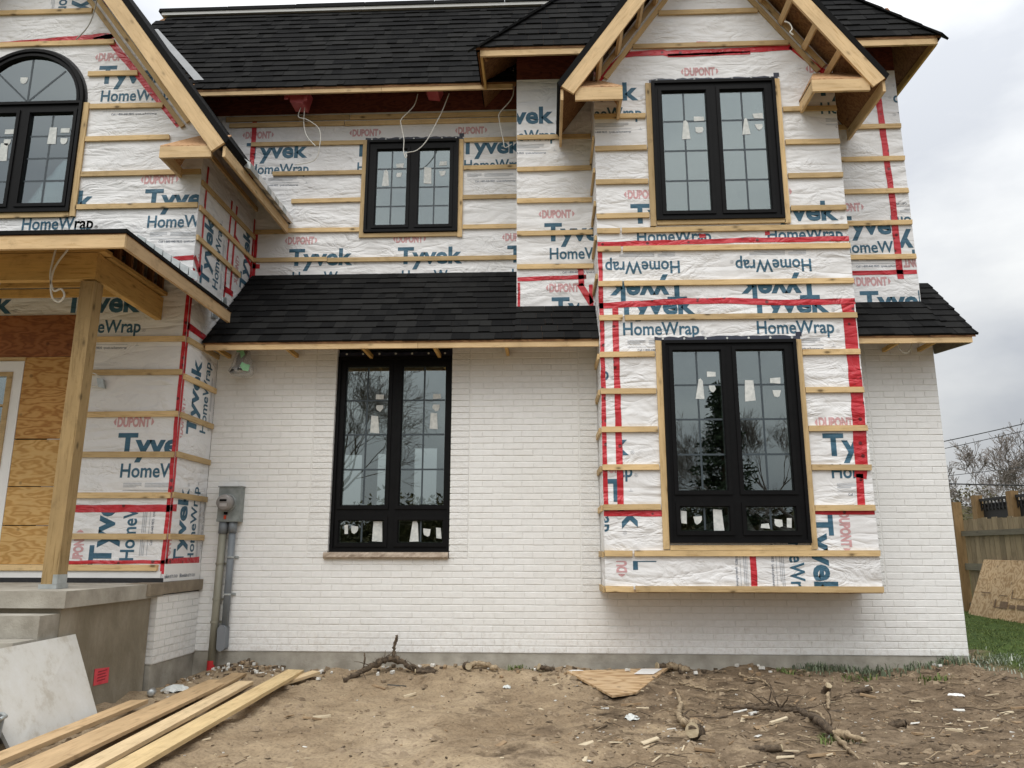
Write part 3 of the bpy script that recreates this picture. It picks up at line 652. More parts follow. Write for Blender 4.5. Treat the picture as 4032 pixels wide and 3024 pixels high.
# ---- wooden strapping
def batten(pl, u0, u1, v, h=0.066, n=0.019, t=0.026):
    return board('batten', pl.p(u0, v, n), pl.p(u1, v+RD.uniform(-0.006, 0.006), n), h, t, M_BATTEN, house, wob=0.004)
def vbatten(pl, u, v0, v1, wdt=0.072, n=0.019, t=0.026):
    return board('batten', pl.p(u, v0, n), pl.p(u, v1, n), wdt, t, M_BATTEN, house, wdir=pl.u, wob=0.003)
for z in (6.785, 6.322, 5.853, 5.380, 3.562, 3.105, 2.637, 2.183, 1.713): batten(P_BAY, 0.665, 1.335, z)
for z in (6.828, 6.360, 5.887, 5.443, 3.568, 3.102, 2.635, 2.176, 1.703): batten(P_BAY, 3.11, 3.795, z)
for z, br in ((5.181, 0.97), (4.935, 0.975), (4.475, 0.977), (4.03, 0.97), (1.187, 1.0), (0.788, 1.0)): batten(P_BAY, 0.667, br-0.012, z); batten(P_BAY, br+0.012, 3.80, z)
for z in (5.30, 1.27): batten(P_BAY, 1.425, 3.03, z-0.022, 0.062)
for u, a, b in ((1.382, 5.232, 7.25), (3.058, 5.244, 7.27), (1.382, 1.232, 3.73), (3.067, 1.232, 3.73)): vbatten(P_BAY, u, a, b)
batten(P_BAY, 1.56, 2.88, 8.306); batten(P_BAY, 1.20, 3.25, 7.805)
def rake_batten(pl, a, b): return board('batten', pl.p(a[0], a[1], 0.019), pl.p(b[0], b[1], 0.019), 0.062, 0.026, M_BATTEN, house, wdir=pl.u)
for a, b in (((0.825, 7.343), (2.03, 9.02)), ((0.725, 7.37), (1.97, 9.12)), ((3.61, 7.37), (2.40, 9.02)), ((3.685, 7.44), (2.47, 9.12))): rake_batten(P_BAY, a, b)
for z in (6.91, 6.42, 5.947, 5.463, 4.982): batten(P_R, -0.375, 0.66, z)
for z in (6.958, 6.47, 5.99, 5.528, 5.047): batten(P_R, 3.90, 4.935, z)
batten(P_L, -4.95, -3.0, 7.785, 0.075); batten(P_L, -2.99, -0.41, 7.775, 0.075); batten(P_L, -4.89, -3.08, 7.68, 0.07); batten(P_L, -3.07, -0.41, 7.672, 0.07)
for a, b, z in ((-4.52, -2.77, 7.35), (-4.15, -2.77, 6.85), (-3.83, -2.77, 6.39), (-4.36, -3.885, 5.90), (-3.875, -2.77, 5.917), (-1.215, -0.41, 7.347), (-1.215, -0.41, 6.885), (-1.215, -0.41, 6.404), (-1.215, -0.41, 5.927), (-4.355, -3.235, 5.45), (-3.225, -0.41, 5.435)): batten(P_L, a, b, z)
vbatten(P_L, -2.735, 5.785, 7.38); vbatten(P_L, -1.258, 5.77, 7.36); batten(P_L, -2.70, -1.295, 5.815, 0.062)
for a, b, z in ((-7.6, -6.08, 8.345), (-7.6, -5.72, 7.85), (-6.02, -5.35, 7.38), (-5.94, -4.96, 6.90), (-5.94, -4.83, 6.43), (-5.94, -4.375, 5.934), (-5.94, -4.375, 5.48), (-5.60, -4.375, 3.732), (-5.60, -4.375, 3.318), (-5.60, -4.375, 2.80), (-5.60, -4.375, 2.321), (-5.60, -4.375, 1.841), (-5.60, -4.375, 1.371)): batten(P_W, a, b, z)
for z in (8.345-1.0, 6.90, 6.43, 5.934, 5.48): batten(P_W, -9.2, -7.66, z)
for z in (3.732, 3.318, 2.80, 2.321, 1.841, 1.371): batten(P_W, -9.2, -7.42, z)
vbatten(P_W, -7.635, 5.355, 6.955)
batten(P_W, -7.5, -4.44, 1.018, 0.068, 0.03, 0.045); vbatten(P_W, -5.985, 5.355, 6.955); batten(P_W, -7.7, -6.03, 5.378, 0.068)
for a, b in (((-4.667, 6.577), (-6.30, 8.72)), ((-4.60, 6.643), (-6.25, 8.82))): rake_batten(P_W, a, b)
for a, b, z in ((-0.93, 0.88, 6.26), (-0.93, 0.88, 5.80), (-0.93, 0.88, 5.455), (-0.93, 0.45, 5.055), (-0.93, -0.02, 3.725), (-0.93, -0.02, 3.265), (-0.93, -0.02, 2.795), (-0.93, -0.02, 2.324), (-0.93, -0.02, 1.848), (-0.93, -0.02, 1.370)): batten(P_SIDE, a, b, z)
for z in (6.5, 6.05, 5.58, 5.12, 4.6, 3.562, 3.105, 2.637, 2.183, 1.713, 1.187, 0.788): batten(P_BSIDE, 0.0 if z < 4.4 else -0.09, 0.59, z-0.01)

# ---- windows
def sticker_poly(kind, u, v, s):
    if kind == 'r': return [(u-s*.75, v-s*.4), (u+s*.75, v-s*.42), (u+s*.75, v+s*.42), (u-s*.75, v+s*.4)]
    if kind == 's':     # shield
        return [(u-s*.55, v+s*.5), (u+s*.55, v+s*.46), (u+s*.55, v), (u+s*.38, v-s*.42), (u, v-s*.58), (u-s*.38, v-s*.42), (u-s*.55, v)]
    if kind == 't': return [(u-s*.75, v-s*1.5), (u+s*.7, v-s*1.5), (u+s*.55, v+s*1.45), (u-s*.62, v+s*1.5)]
    if kind == 'a': return [(u-s*.75, v-s*1.5), (u+s*.55, v-s*1.45), (u+s*.35, v+s*1.1), (u+s*.02, v+s*1.5), (u-s*.32, v+s*1.4)]
    if kind == 'v': return [(u-s*.4, v-s*.85), (u+s*.4, v-s*.85), (u+s*.4, v+s*.85), (u-s*.4, v+s*.85)]
def win_frame(mb, pl, box, panes, nf):
    u0, u1, v0, v1 = box
    for (a, b, c, d) in cells(u0, u1, v0, v1, [p[:4] for p in panes]): pbox(mb, pl, a, b, c, d, nf-0.09, nf)
    e = 0.035
    for q in ((u0-.004, u0+e, v0-.004, v1+.004), (u1-e, u1+.004, v0-.004, v1+.004), (u0+e, u1-e, v0-.004, v0+e), (u0+e, u1-e, v1-e, v1+.004)): pbox(mb, pl, *q, nf-0.088, nf+0.028)
    for (a, b, c, d, *_) in panes:
        s = 0.052; t = 0.009
        for q in ((a-s, a-t, c-s, d+s), (b+t, b+s, c-s, d+s), (a-t, b+t, c-s, c-t), (a-t, b+t, d+t, d+s)): pbox(mb, pl, *q, nf+0.0005, nf+0.016)
def glazing(win, pl, panes, nf):
    for (a, b, c, d, cols, rows) in panes:
        mb = MB(); pbox(mb, pl, a-0.004, b+0.004, c-0.004, d+0.004, nf-0.035, nf-0.030); mb.build('pane', M_GLASS, win)
        mb = MB(); k = 0.010
        for q in ((a, a+k, c, d), (b-k, b, c, d), (a+k, b-k, c, c+k), (a+k, b-k, d-k, d)): pbox(mb, pl, *q, nf-0.062, nf-0.040)
        mb.build('glazing_spacer', M_SPACER, win)
        for i in range(1, cols):
            mb = MB(); x = a+(b-a)*i/cols; pbox(mb, pl, x-0.011, x+0.011, c+k, d-k, nf-0.0298, nf-0.0268); mb.build('muntin', M_MUNT, win)
        for i in range(1, rows):
            mb = MB(); z = c+(d-c)*i/rows; pbox(mb, pl, a+k, b-k, z-0.011, z+0.011, nf-0.0297, nf-0.0270); mb.build('muntin', M_MUNT, win)
def window(pl, box, panes, nf, stickers, name='window'):
    mb = MB(); win_frame(mb, pl, box, panes, nf); win = mb.build(name, M_FRAME, house)
    glazing(win, pl, panes, nf)
    for (k, u, v, s) in stickers:
        mb = MB(); po = [(x+RD.uniform(-.11, .11)*s, y+RD.uniform(-.11, .11)*s) for x, y in sticker_poly(k, u, v, s*RD.uniform(0.85, 1.08))]; mb.prism([pl.p(x, y, nf-0.0262) for x, y in po], pl.n*0.0012); mb.build('sticker', M_STICK, win)
    return win
# lower window in the brick (recessed)
wb = window(front(0.08), (-2.750, -1.232, 1.198, 3.735), [(-2.636, -2.075, 1.783, 3.606, 2, 4), (-1.884, -1.317, 1.783, 3.606, 2, 4), (-2.644, -2.078, 1.312, 1.585, 2, 1), (-1.886, -1.320, 1.314, 1.587, 2, 1)], 0.0,
    [('r', -2.19, 3.20, 0.075), ('s', -2.19, 3.05, 0.08), ('t', -2.24, 2.83, 0.08), ('r', -1.43, 3.20, 0.075), ('s', -1.44, 3.05, 0.08), ('t', -1.46, 2.87, 0.08), ('v', -2.56, 1.475, 0.075), ('s', -2.45, 1.475, 0.085), ('t', -2.155, 1.45, 0.082), ('a', -1.67, 1.45, 0.085), ('s', -1.52, 1.44, 0.085), ('v', -1.37, 1.43, 0.08)])
wl = window(P_BAY, (1.425, 3.03, 1.308, 3.724), [(1.552, 2.120, 1.910, 3.597, 2, 4), (2.312, 2.879, 1.910, 3.597, 2, 4), (1.560, 2.120, 1.444, 1.716, 2, 1), (2.320, 2.880, 1.444, 1.716, 2, 1)], 0.03,
    [('r', 2.01, 3.31, 0.075), ('s', 2.01, 3.13, 0.08), ('a', 1.87, 3.13, 0.09), ('r', 2.77, 3.22, 0.075), ('s', 2.77, 3.06, 0.08), ('t', 2.46, 3.10, 0.082), ('v', 1.595, 1.60, 0.08), ('s', 1.755, 1.57, 0.085), ('t', 2.00, 1.565, 0.082), ('r', 2.53, 1.50, 0.07), ('s', 2.69, 1.53, 0.085), ('v', 2.81, 1.53, 0.075)])
wu = window(P_BAY, (1.425, 3.02, 5.309, 7.266), [(1.556, 2.121, 5.434, 7.118, 2, 4), (2.310, 2.873, 5.434, 7.118, 2, 4)], 0.03,
    [('r', 2.03, 6.73, 0.08), ('s', 2.02, 6.57, 0.085), ('a', 1.86, 6.58, 0.09), ('r', 2.79, 6.75, 0.08), ('s', 2.79, 6.60, 0.085), ('a', 2.63, 6.61, 0.09)])
ws = window(P_L, (-2.70, -1.295, 5.862, 7.360), [(-2.543, -2.084, 5.978, 7.208, 2, 4), (-1.893, -1.429, 5.978, 7.204, 2, 4)], 0.03,
    [('r', -2.19, 6.95, 0.075), ('s', -2.20, 6.80, 0.08), ('a', -2.40, 6.75, 0.085), ('r', -1.53, 6.97, 0.075), ('s', -1.54, 6.81, 0.08), ('t', -1.76, 6.78, 0.085)])
# navy membrane folded over the heads of the windows
for pl, a, b, z in ((P_BAY, 1.34, 3.10, 3.745), (P_BAY, 1.40, 3.08, 7.285), (P_L, -2.74, -1.24, 7.385), (front(0.08), -2.75, -1.232, 3.765)):
    mb = MB(); k = 30
    for i in range(k+1):
        u = a+(b-a)*i/k; h = 0.035+RD.uniform(-0.008, 0.012)
        mb.v += [tuple(pl.p(u, z-0.03, 0.012)), tuple(pl.p(u, z+h, 0.006))]
        if i: mb.face((2*i-2, 2*i, 2*i+1, 2*i-1))
    pbox(mb, pl, b-0.05, b+0.02, z+0.03, z+0.085, 0.004, 0.008)
    fm = mb.build('head_flashing', plain('navy_membrane', (0.012, 0.016, 0.035), (0.02, 0.026, 0.05), 12, 0.4) if 'navy_membrane' not in bpy.data.materials else bpy.data.materials['navy_membrane'], house)
    for i in range(7):
        u = a+0.1+(b-a-0.2)*i/6; mb = MB(); mb.prism([pl.p(u+0.014*math.cos(t*math.pi/4), z+0.012+0.014*math.sin(t*math.pi/4), 0.013) for t in range(8)], pl.n*0.003); mb.build('cap_nail', M_STICK, fm)
# arched window of the left wing
def ring(mb, pl, r0, r1, n0, n1, k=28):
    for i in range(k):
        a, b = math.pi*i/k, math.pi*(i+1)/k
        P = lambda r, t, n: pl.p(ARC[0]+r*math.cos(t), ARC[1]+r*math.sin(t), n)
        mb.hexa([P(r0, a, n0), P(r1, a, n0), P(r1, b, n0), P(r0, b, n0)], [P(r0, a, n1), P(r1, a, n1), P(r1, b, n1), P(r0, b, n1)])
mb = MB(); ap = [(-7.480, -6.910, 5.544, 6.810, 2, 4), (-6.712, -6.141, 5.544, 6.810, 2, 4)]
win_frame(mb, P_W, (-7.59, -6.03, 5.418, 6.97), ap, 0.03)
ring(mb, P_W, 0.685, 0.782, -0.06, 0.03); ring(mb, P_W, 0.745, 0.785, -0.058, 0.058); ring(mb, P_W, 0.688, 0.722, 0.030, 0.044)
wa = mb.build('arched_window', M_FRAME, house); glazing(wa, P_W, ap, 0.03)
mb = MB(); mb.prism([P_W.p(ARC[0]+0.69*math.cos(math.pi*i/24), max(ARC[1]+0.026, ARC[1]+0.69*math.sin(math.pi*i/24)), -0.005) for i in range(25)], P_W.n*0.005); mb.build('pane', M_GLASS, wa)
for t in (45, 90, 135):
    c, s_ = math.cos(rad(t)), math.sin(rad(t)); mb = MB(); q = Vector((-s_, c))*0.012
    mb.prism([P_W.p(ARC[0]+c*r_+q.x*sg, ARC[1]+0.03+s_*r_*0.95+q.y*sg, 0.0005) for r_, sg in ((0.02, 1), (0.66, 1), (0.66, -1), (0.02, -1))], P_W.n*0.003); mb.build('muntin', M_MUNT, wa)
for (k, u, v, s) in (('r', -6.24, 6.57, 0.08), ('s', -6.24, 6.42, 0.085), ('t', -6.40, 6.50, 0.08), ('r', -6.99, 6.57, 0.08), ('s', -7.0, 6.42, 0.085), ('t', -7.03, 6.28, 0.085), ('s', -6.90, 7.32, 0.09)):
    mb = MB(); mb.prism([P_W.p(x, y, 0.0045) for x, y in sticker_poly(k, u, v, s)], P_W.n*0.0012); mb.build('sticker', M_STICK, wa)
mb = MB(); ring(mb, P_W, 0.783, 0.815, -0.01, 0.012, 40); mb.build('arch_flashing', M_BLACKMEM, house)
# rooms seen dimly through the panes
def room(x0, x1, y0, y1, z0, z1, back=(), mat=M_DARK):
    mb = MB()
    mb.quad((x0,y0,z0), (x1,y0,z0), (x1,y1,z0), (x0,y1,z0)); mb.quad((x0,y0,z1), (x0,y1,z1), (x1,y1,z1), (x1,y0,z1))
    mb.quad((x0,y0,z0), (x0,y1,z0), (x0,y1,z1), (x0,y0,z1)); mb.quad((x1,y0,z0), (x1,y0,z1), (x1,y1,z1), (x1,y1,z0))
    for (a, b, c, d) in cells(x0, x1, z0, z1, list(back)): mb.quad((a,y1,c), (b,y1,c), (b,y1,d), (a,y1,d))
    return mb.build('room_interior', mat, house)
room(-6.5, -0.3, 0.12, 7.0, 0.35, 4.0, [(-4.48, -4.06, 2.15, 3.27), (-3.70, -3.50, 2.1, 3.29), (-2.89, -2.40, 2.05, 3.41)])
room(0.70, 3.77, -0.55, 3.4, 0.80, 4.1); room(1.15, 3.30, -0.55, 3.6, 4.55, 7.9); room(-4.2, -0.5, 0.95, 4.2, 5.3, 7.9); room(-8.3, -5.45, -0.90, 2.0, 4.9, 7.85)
mb = MB(); mb.prism([(1.62, -0.47, 1.40), (2.2, -0.46, 1.40), (2.2, -0.46, 1.66), (2.05, -0.46, 1.60)], (0, 0.012, 0)); mb.build('drywall_offcut', M_DRYWALL, house)
mb = MB(); mb.prism([(2.28, -0.47, 1.40), (2.46, -0.47, 1.42), (2.30, -0.47, 1.76)], (0, 0.012, 0)); mb.build('drywall_offcut', M_DRYWALL, house)
mb = MB(); mb.prism([(2.44, -0.48, 1.40), (2.95, -0.48, 1.40), (2.95, -0.48, 1.475), (2.62, -0.48, 1.455)], (0, 0.012, 0))
mb.build('drywall_offcut', M_DRYWALL, house)
mb = MB(); pp = front(3.9)
for q in ((-2.62, -2.54, 5.3, 6.9), (-1.98, -1.90, 5.3, 6.9), (-2.62, -1.90, 6.9, 6.98)): pbox(mb, pp, *q, 0, 0.03)
mb.build('inner_door_casing', M_WHITE, house)

# ---- roofs
TABS = []
def slope_roof(part, o, sl, u0, u1, length, e, ulo=None, uhi=None, seed=0):
    """shingle courses on a plane rising in +Y with pitch sl from the eave point o"""
    R_ = random.Random(seed); o = Vector(o); s_ = Vector((0, 1, sl)).normalized(); n = Vector((0, -sl, 1)).normalized(); U = Vector((1, 0, 0))
    rows = int(round(length/e)); e = length/rows
    for i in range(rows):
        a0 = i*e; lo = ulo(a0+e/2) if ulo else u0; hi = uhi(a0+e/2) if uhi else u1; x = lo - R_.uniform(0, 0.2)
        while x < hi:
            wd = R_.choice((0.11, 0.14, 0.17, 0.2, 0.25, 0.3))*R_.uniform(0.9, 1.1); xa, xb = max(x, lo), min(x+wd-0.002, hi); x += wd
            if xb-xa < 0.015: continue
            hgt = R_.choice((0.014, 0.014, 0.022)); tone = R_.choice((R_.uniform(0, 0.35), R_.uniform(0.45, 1.0), R_.uniform(0.1, 0.8)))
            da = R_.uniform(-0.006, 0.005) - (0.012 if i == 0 else 0)
            P = lambda u, a, h: o + U*u + s_*a + n*h
            pts = [P(xa, a0+da, 0), P(xb, a0+da, 0), P(xb, a0+e, -0.002), P(xa, a0+e, -0.002)], [P(xa, a0+da, hgt+0.006), P(xb, a0+da, hgt+0.006), P(xb, a0+e+0.01, 0.006), P(xa, a0+e+0.01, 0.006)]
            TABS.append((part, pts, tone, ((pts[0][0]+pts[0][1])/2-CAM).length/(xb-xa)**0.5))
def deck(name, mat, *polys):
    mb = MB()
    for po, th in polys: mb.prism(po, th)
    return mb.build(name, mat, house)
# skirt roof over the ground floor
SK = 0.99; ey, ez = -0.53, 3.795
def zs(y): return ez + (y-ey)*SK
def pslab(x0, x1, y0, y1, zf, th=-0.03): return ([(x0, y0, zf(y0)), (x1, y0, zf(y0)), (x1, y1, zf(y1)), (x0, y1, zf(y1))], (0, 0, th))
lower = deck('skirt_roof', M_DECK, pslab(-4.34, -0.385, ey, 0.895, zs), pslab(-0.385, 0.668, ey, 0.095, zs)); lower2 = deck('skirt_roof', M_DECK, pslab(3.802, 4.942, ey, 0.095, zs), pslab(4.942, 5.23, ey, 0.49, zs))
ls = math.hypot(1, SK)
slope_roof(lower, (0, ey, ez), SK, -4.34, -0.385, (0.895-ey)*ls, 0.167, ulo=lambda a: max(-4.35, -4.36), seed=1)
slope_roof(lower, (0, ey, ez), SK, -0.385, 0.668, (0.095-ey)*ls, 0.167, seed=2)
slope_roof(lower2, (0, ey, ez), SK, 3.802, 4.942, (0.095-ey)*ls, 0.167, seed=3)
slope_roof(lower2, (0, ey, ez), SK, 4.942, 5.255, (0.49-ey)*ls, 0.167, seed=4)
# main roof between the wings, steep, with a ridge vent
MS = 1.6; my, mz = 0.33, 7.965
def zm(y): return mz + (y-my)*MS
mainr = deck('main_roof', M_DECK, ([(-5.25, my, mz), (0.9, my, mz), (0.9, 1.88, zm(1.88)), (-6.66, 1.88, zm(1.88)), (-6.80, 1.70, zm(1.70))], (0, 0, -0.04)), ([(-6.7, 1.88, zm(1.88)), (0.9, 1.88, zm(1.88)), (0.9, 6, zm(1.88)-2.5), (-6.7, 6, zm(1.88)-2.5)], (0, 0, -0.04)))
ms = math.hypot(1, MS)
slope_roof(mainr, (0, my, mz), MS, -6.9, 0.9, (1.875-my)*ms, 0.182, ulo=lambda a: -5.2 - a*0.673 if a < 2.4 else -7.0+(a-2.4)*0.9, seed=5)
mb = MB(); zr = zm(1.88); mb.box(-6.7, 0.6, 1.795, 2.2, zr-0.03, zr+0.028); mb.build('ridge_vent', plain('pale_vent', (0.55, 0.55, 0.53), None, 1, 0.5), house)
x = -6.75
while x < 0.5:
    mb = MB(); L = 1.21; mb.tone = 0.3; a = RD.uniform(0.075, 0.09); mb.hexa([(x, 1.775, zr+0.030), (x+L, 1.775, zr+0.030), (x+L, 2.2, zr+0.030), (x, 2.2, zr+0.030)], [(x, 1.80, zr+0.03+a), (x+L, 1.80, zr+0.03+a), (x+L, 2.2, zr+0.03+a), (x, 2.2, zr+0.03+a)]); mb.build('ridge_cap', M_SHING, mainr); x += L+0.01
# hipped roof over the right-hand section
HY, HZ = -0.47, 7.965
def zh(y): return HZ + (y-HY)*MS
HT = 3.0
hx = lambda y: -0.92 + (y-HY)*1.22
hx2 = lambda y: 5.32 - (y-HY)*1.0
hr = [(-0.92, HY, HZ), (5.32, HY, HZ), (hx2(1.7), 1.7, zh(1.7)), (hx(1.7), 1.7, zh(1.7))]
hipr = deck('hipped_roof', M_DECK, (hr, (0, 0, -0.04)))
slope_roof(hipr, (0, HY, HZ), MS, -0.92, 5.40, (1.7-HY)*ms, 0.182, ulo=lambda a: hx(HY+a/ms), uhi=lambda a: hx2(HY+a/ms), seed=6)
mb = MB(); mb.tone = 0.15
mb.prism([(-0.92, HY, HZ), (hx(1.7), 1.7, zh(1.7)), (hx(1.7)+0.4, 4.5, zh(1.7)), (-0.92, 4.5, HZ)], (0, 0, -0.04)); mb.prism([(5.32, HY, HZ), (5.32, 6.5, HZ), (hx2(1.7), 6.0, zh(1.7)), (hx2(1.7), 1.7, zh(1.7))], (0, 0, -0.04)); mb.prism([(hx(1.7), 1.7, zh(1.7)), (hx2(1.7), 1.7, zh(1.7)), (hx2(1.7), 6, zh(1.7)), (hx(1.7), 6, zh(1.7))], (0, 0, -0.04))
mb.build('roof_side_slope', M_SHING, house)
for q in ([(-0.90, HY+0.02, HZ-0.07), (hx(1.7)+0.02, 1.7, zh(1.7)-0.07), (hx(1.7)+0.4, 4.5, zh(1.7)-0.07), (-0.90, 4.5, HZ-0.07)], [(5.30, HY+0.02, HZ-0.07), (5.30, 6.5, HZ-0.07), (hx2(1.7), 6.0, zh(1.7)-0.07), (hx2(1.7), 1.7, zh(1.7)-0.07)]):
    mb = MB(); mb.quad(*q); mb.build('side_slope_deck', M_DECK, house)
for f, dx, k in ((hx, 1, 13), (hx2, -1, 13)):
    for i in range(k):
        y0 = HY-0.03+i*0.165; y1 = y0+0.175; a = Vector((f(y0), y0, zh(y0))); b = Vector((f(y1), y1, zh(y1))); d = (b-a).normalized()
        wv = Vector((dx*0.78, -0.62, 0)).normalized(); wv = (wv - d*wv.dot(d)).normalized(); nn = d.cross(wv); nn = nn if nn.z > 0 else -nn
        mb = MB(); mb.tone = RD.uniform(0.2, 0.7); wd = 0.105; t0, t1 = 0.030, 0.014
        mb.hexa([a-wv*wd-nn*0.01, a+wv*wd-nn*0.01, b+wv*wd-nn*0.01, b-wv*wd-nn*0.01], [a-wv*wd+nn*t0*0.6, a+wv*wd+nn*t0*0.6, b+wv*wd+nn*t1*0.6, b-wv*wd+nn*t1*0.6])
        mb.build('hip_cap', M_SHING, hipr)
# shingles: the nearest ones are pieces of their own, the rest one layer per roof
TABS.sort(key=lambda q: q[3])
def tab_geo(mb, t):
    mb.tone = t[2]; mb.hexa(*t[1])
for t in TABS[:240]: mb = MB(); tab_geo(mb, t); mb.build('shingle', M_SHING, t[0])
for part in (lower, lower2, mainr, hipr):
    mb = MB()
    for t in TABS[240:]:
        if t[0] is part: tab_geo(mb, t)
    o = mb.build('shingles', M_SHING, part); o['kind'] = 'stuff'
# the two gables (bay and left wing)
def gable(xc, xl, xr, zt, sl, yf, yb, rakes):
    zp = zt + sl*(xc-xl)
    mb = MB(); mb.tone = 0.25; n = 0.085
    for xa in (xl, xr):
        mb.prism([(xa, yf, zt), (xc, yf, zp), (xc, yf, zp+n*1.5), (xa+(0.04 if xa > xc else -0.04), yf, zt+n*0.7)], (0, yb-yf, 0))
    return mb.build('gable_roof', M_SHING, house)
GB = dict(xc=2.22, xl=0.215, xr=4.225, zt=6.90, sl=1.40)
g1 = gable(GB['xc'], GB['xl'], GB['xr'], GB['zt'], GB['sl'], -1.13, 2.6, None)
GL = dict(xc=-6.81, xl=-9.78, xr=-3.84, zt=6.02, sl=1.352)
g2 = gable(GL['xc'], GL['xl'], GL['xr'], GL['zt'], GL['sl'], -1.49, 3.2, None)
def soffit(G, yf, yb):
    mb = MB(); zp = G['zt']+G['sl']*(G['xc']-G['xl'])
    for xa in (G['xl'], G['xr']): mb.quad((xa, yf, G['zt']-0.004), (xa, yb, G['zt']-0.004), (G['xc'], yb, zp-0.004), (G['xc'], yf, zp-0.004))
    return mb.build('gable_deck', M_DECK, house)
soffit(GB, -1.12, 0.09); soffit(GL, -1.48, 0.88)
def rake(x0, z0, x1, z1, y, w_=0.19, m=None):
    a, b = Vector((x0, y, z0)), Vector((x1, y, z1)); return board('rake_fascia', a, b, w_, 0.036, m or M_FASCIA, house, wdir=(0, 0, 1))
def rakes(G, y, wd):
    zp = G['zt']+G['sl']*(G['xc']-G['xl']); d = Vector((G['xc']-G['xl'], 0, zp-G['zt'])).normalized(); nrm = Vector((d.z, 0, -d.x))
    for sg in (1, -1):
        xa = G['xl'] if sg > 0 else G['xr']; off_ = Vector((nrm.x*sg, 0, nrm.z))*(wd/2+0.004)
        a = Vector((xa, y, G['zt']))+off_ + Vector((d.x*sg, 0, d.z))*0.02; b = Vector((G['xc'], y, zp))+off_ - Vector((d.x*sg, 0, d.z))*0.0
        rake(a.x, a.z, b.x, b.z, y, wd)
        # blocking between rake and wall, and an inner lookout board
rakes(GB, -1.105, 0.185); rakes(GL, -1.465, 0.185)
for sg, xa in ((1, GB['xl']), (-1, GB['xr'])):
    for k in (0.35, 0.62, 0.9, 1.15, 1.45, 1.75):
        x = xa+sg*(k+0.16); z = GB['zt']+GB['sl']*k-0.06
        board('lookout', (x, -1.08, z), (x, -0.62, z), 0.075, 0.04, M_FASCIA, house, wdir=(sg*0.58, 0, 0.81))
for k in (0.5, 0.95, 1.4, 1.85, 2.3):
    x = GL['xr']-k-0.16; z = GL['zt']+GL['sl']*k-0.06; board('lookout', (x, -1.44, z), (x, -0.95, z), 0.075, 0.04, M_FASCIA, house, wdir=(-0.58, 0, 0.81))
# boxed eave returns
def ereturn(x0, x1, yf, yw, z0, z1, open_right):
    board('return_fascia', (x0, yf, (z0+z1)/2), (x1, yf, (z0+z1)/2), z1-z0, 0.038, M_FASCIA, house)
    xe = x1 if open_right else x0
    s_ = -1 if open_right else 1
    board('return_end', (xe+s_*0.02, yf+0.02, (z0+z1)/2-0.01), (xe+s_*0.02, yw-0.002, (z0+z1)/2-0.01), z1-z0-0.02, 0.036, M_FASCIA, house)
    zt = z1+(yw-yf)*0.84; mb = MB(); k = 0.21*s_
    mb.prism([(xe, yf-0.015, z1), ((x0 if open_right else x1), yf-0.015, z1), ((x0 if open_right else x1), yw, zt), (xe+k, yw, zt)], (0, 0.0, 0.018))
    mb.prism([(xe, yf-0.015, z1), (xe+k, yw, zt), (xe, yw, z1)], (0, 0, 0.018)); mb.build('return_cover', M_PLYT, house)
ereturn(0.40, 0.992, -1.075, YB-0.003, 6.735, 6.905, True); ereturn(3.33, 4.03, -1.075, YB-0.003, 6.775, 6.935, False); ereturn(-4.66, -4.02, -1.435, YW-0.003, 5.865, 6.012, False)
# eave fascias
def fas(a, b, w_, m=None, t=0.034): return board('fascia_board', a, b, w_, t, m or M_FASCIA, house)
fas((-4.315, -0.505, 3.742), (-1.6, -0.505, 3.742), 0.088); fas((-1.595, -0.505, 3.742), (0.662, -0.505, 3.742), 0.088); fas((3.806, -0.505, 3.742), (5.19, -0.505, 3.742), 0.088)
fas((-5.20, 0.355, 7.905), (-2.4, 0.355, 7.905), 0.09); fas((-2.395, 0.355, 7.905), (-0.45, 0.355, 7.905), 0.09)
fas((-0.86, -0.445, 7.895), (2.2, -0.445, 7.895), 0.115); fas((2.21, -0.445, 7.895), (5.27, -0.445, 7.895), 0.115)
fas((-0.845, -0.425, 7.885), (-0.845, 0.33, 7.885), 0.10, M_BEAM); fas((5.255, -0.425, 7.885), (5.255, 6.0, 7.885), 0.10, M_BEAM)
fas((0.235, -1.085, 6.82), (0.235, 0.08, 6.82), 0.15); fas((4.205, -1.085, 6.83), (4.205, 0.08, 6.83), 0.15); fas((-3.865, -1.445, 5.935), (-3.865, 0.87, 5.935), 0.14)
# rafter tails and soffit lookouts
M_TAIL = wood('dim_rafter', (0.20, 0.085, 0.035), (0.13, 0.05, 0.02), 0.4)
def tail(x, y0, z0, y1, z1, m=M_DECK, h=0.09): board('rafter_tail', (x, y0, z0), (x, y1, z1), h, 0.038, m, house)
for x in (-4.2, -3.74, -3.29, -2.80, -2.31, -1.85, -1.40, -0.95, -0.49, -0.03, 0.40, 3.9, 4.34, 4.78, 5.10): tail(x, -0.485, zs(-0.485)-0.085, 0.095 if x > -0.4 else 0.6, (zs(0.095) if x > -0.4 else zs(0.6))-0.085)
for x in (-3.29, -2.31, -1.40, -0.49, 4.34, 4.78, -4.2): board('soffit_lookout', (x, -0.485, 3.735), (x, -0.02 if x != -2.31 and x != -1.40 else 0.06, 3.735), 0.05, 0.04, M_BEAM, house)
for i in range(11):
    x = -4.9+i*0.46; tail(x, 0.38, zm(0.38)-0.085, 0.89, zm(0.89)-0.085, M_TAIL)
for i in range(13):
    x = -0.25+i*0.43
    if not 1.0 < x < 3.4: tail(x, -0.42, zh(-0.42)-0.085, 0.09, zh(0.09)-0.085, M_TAIL)
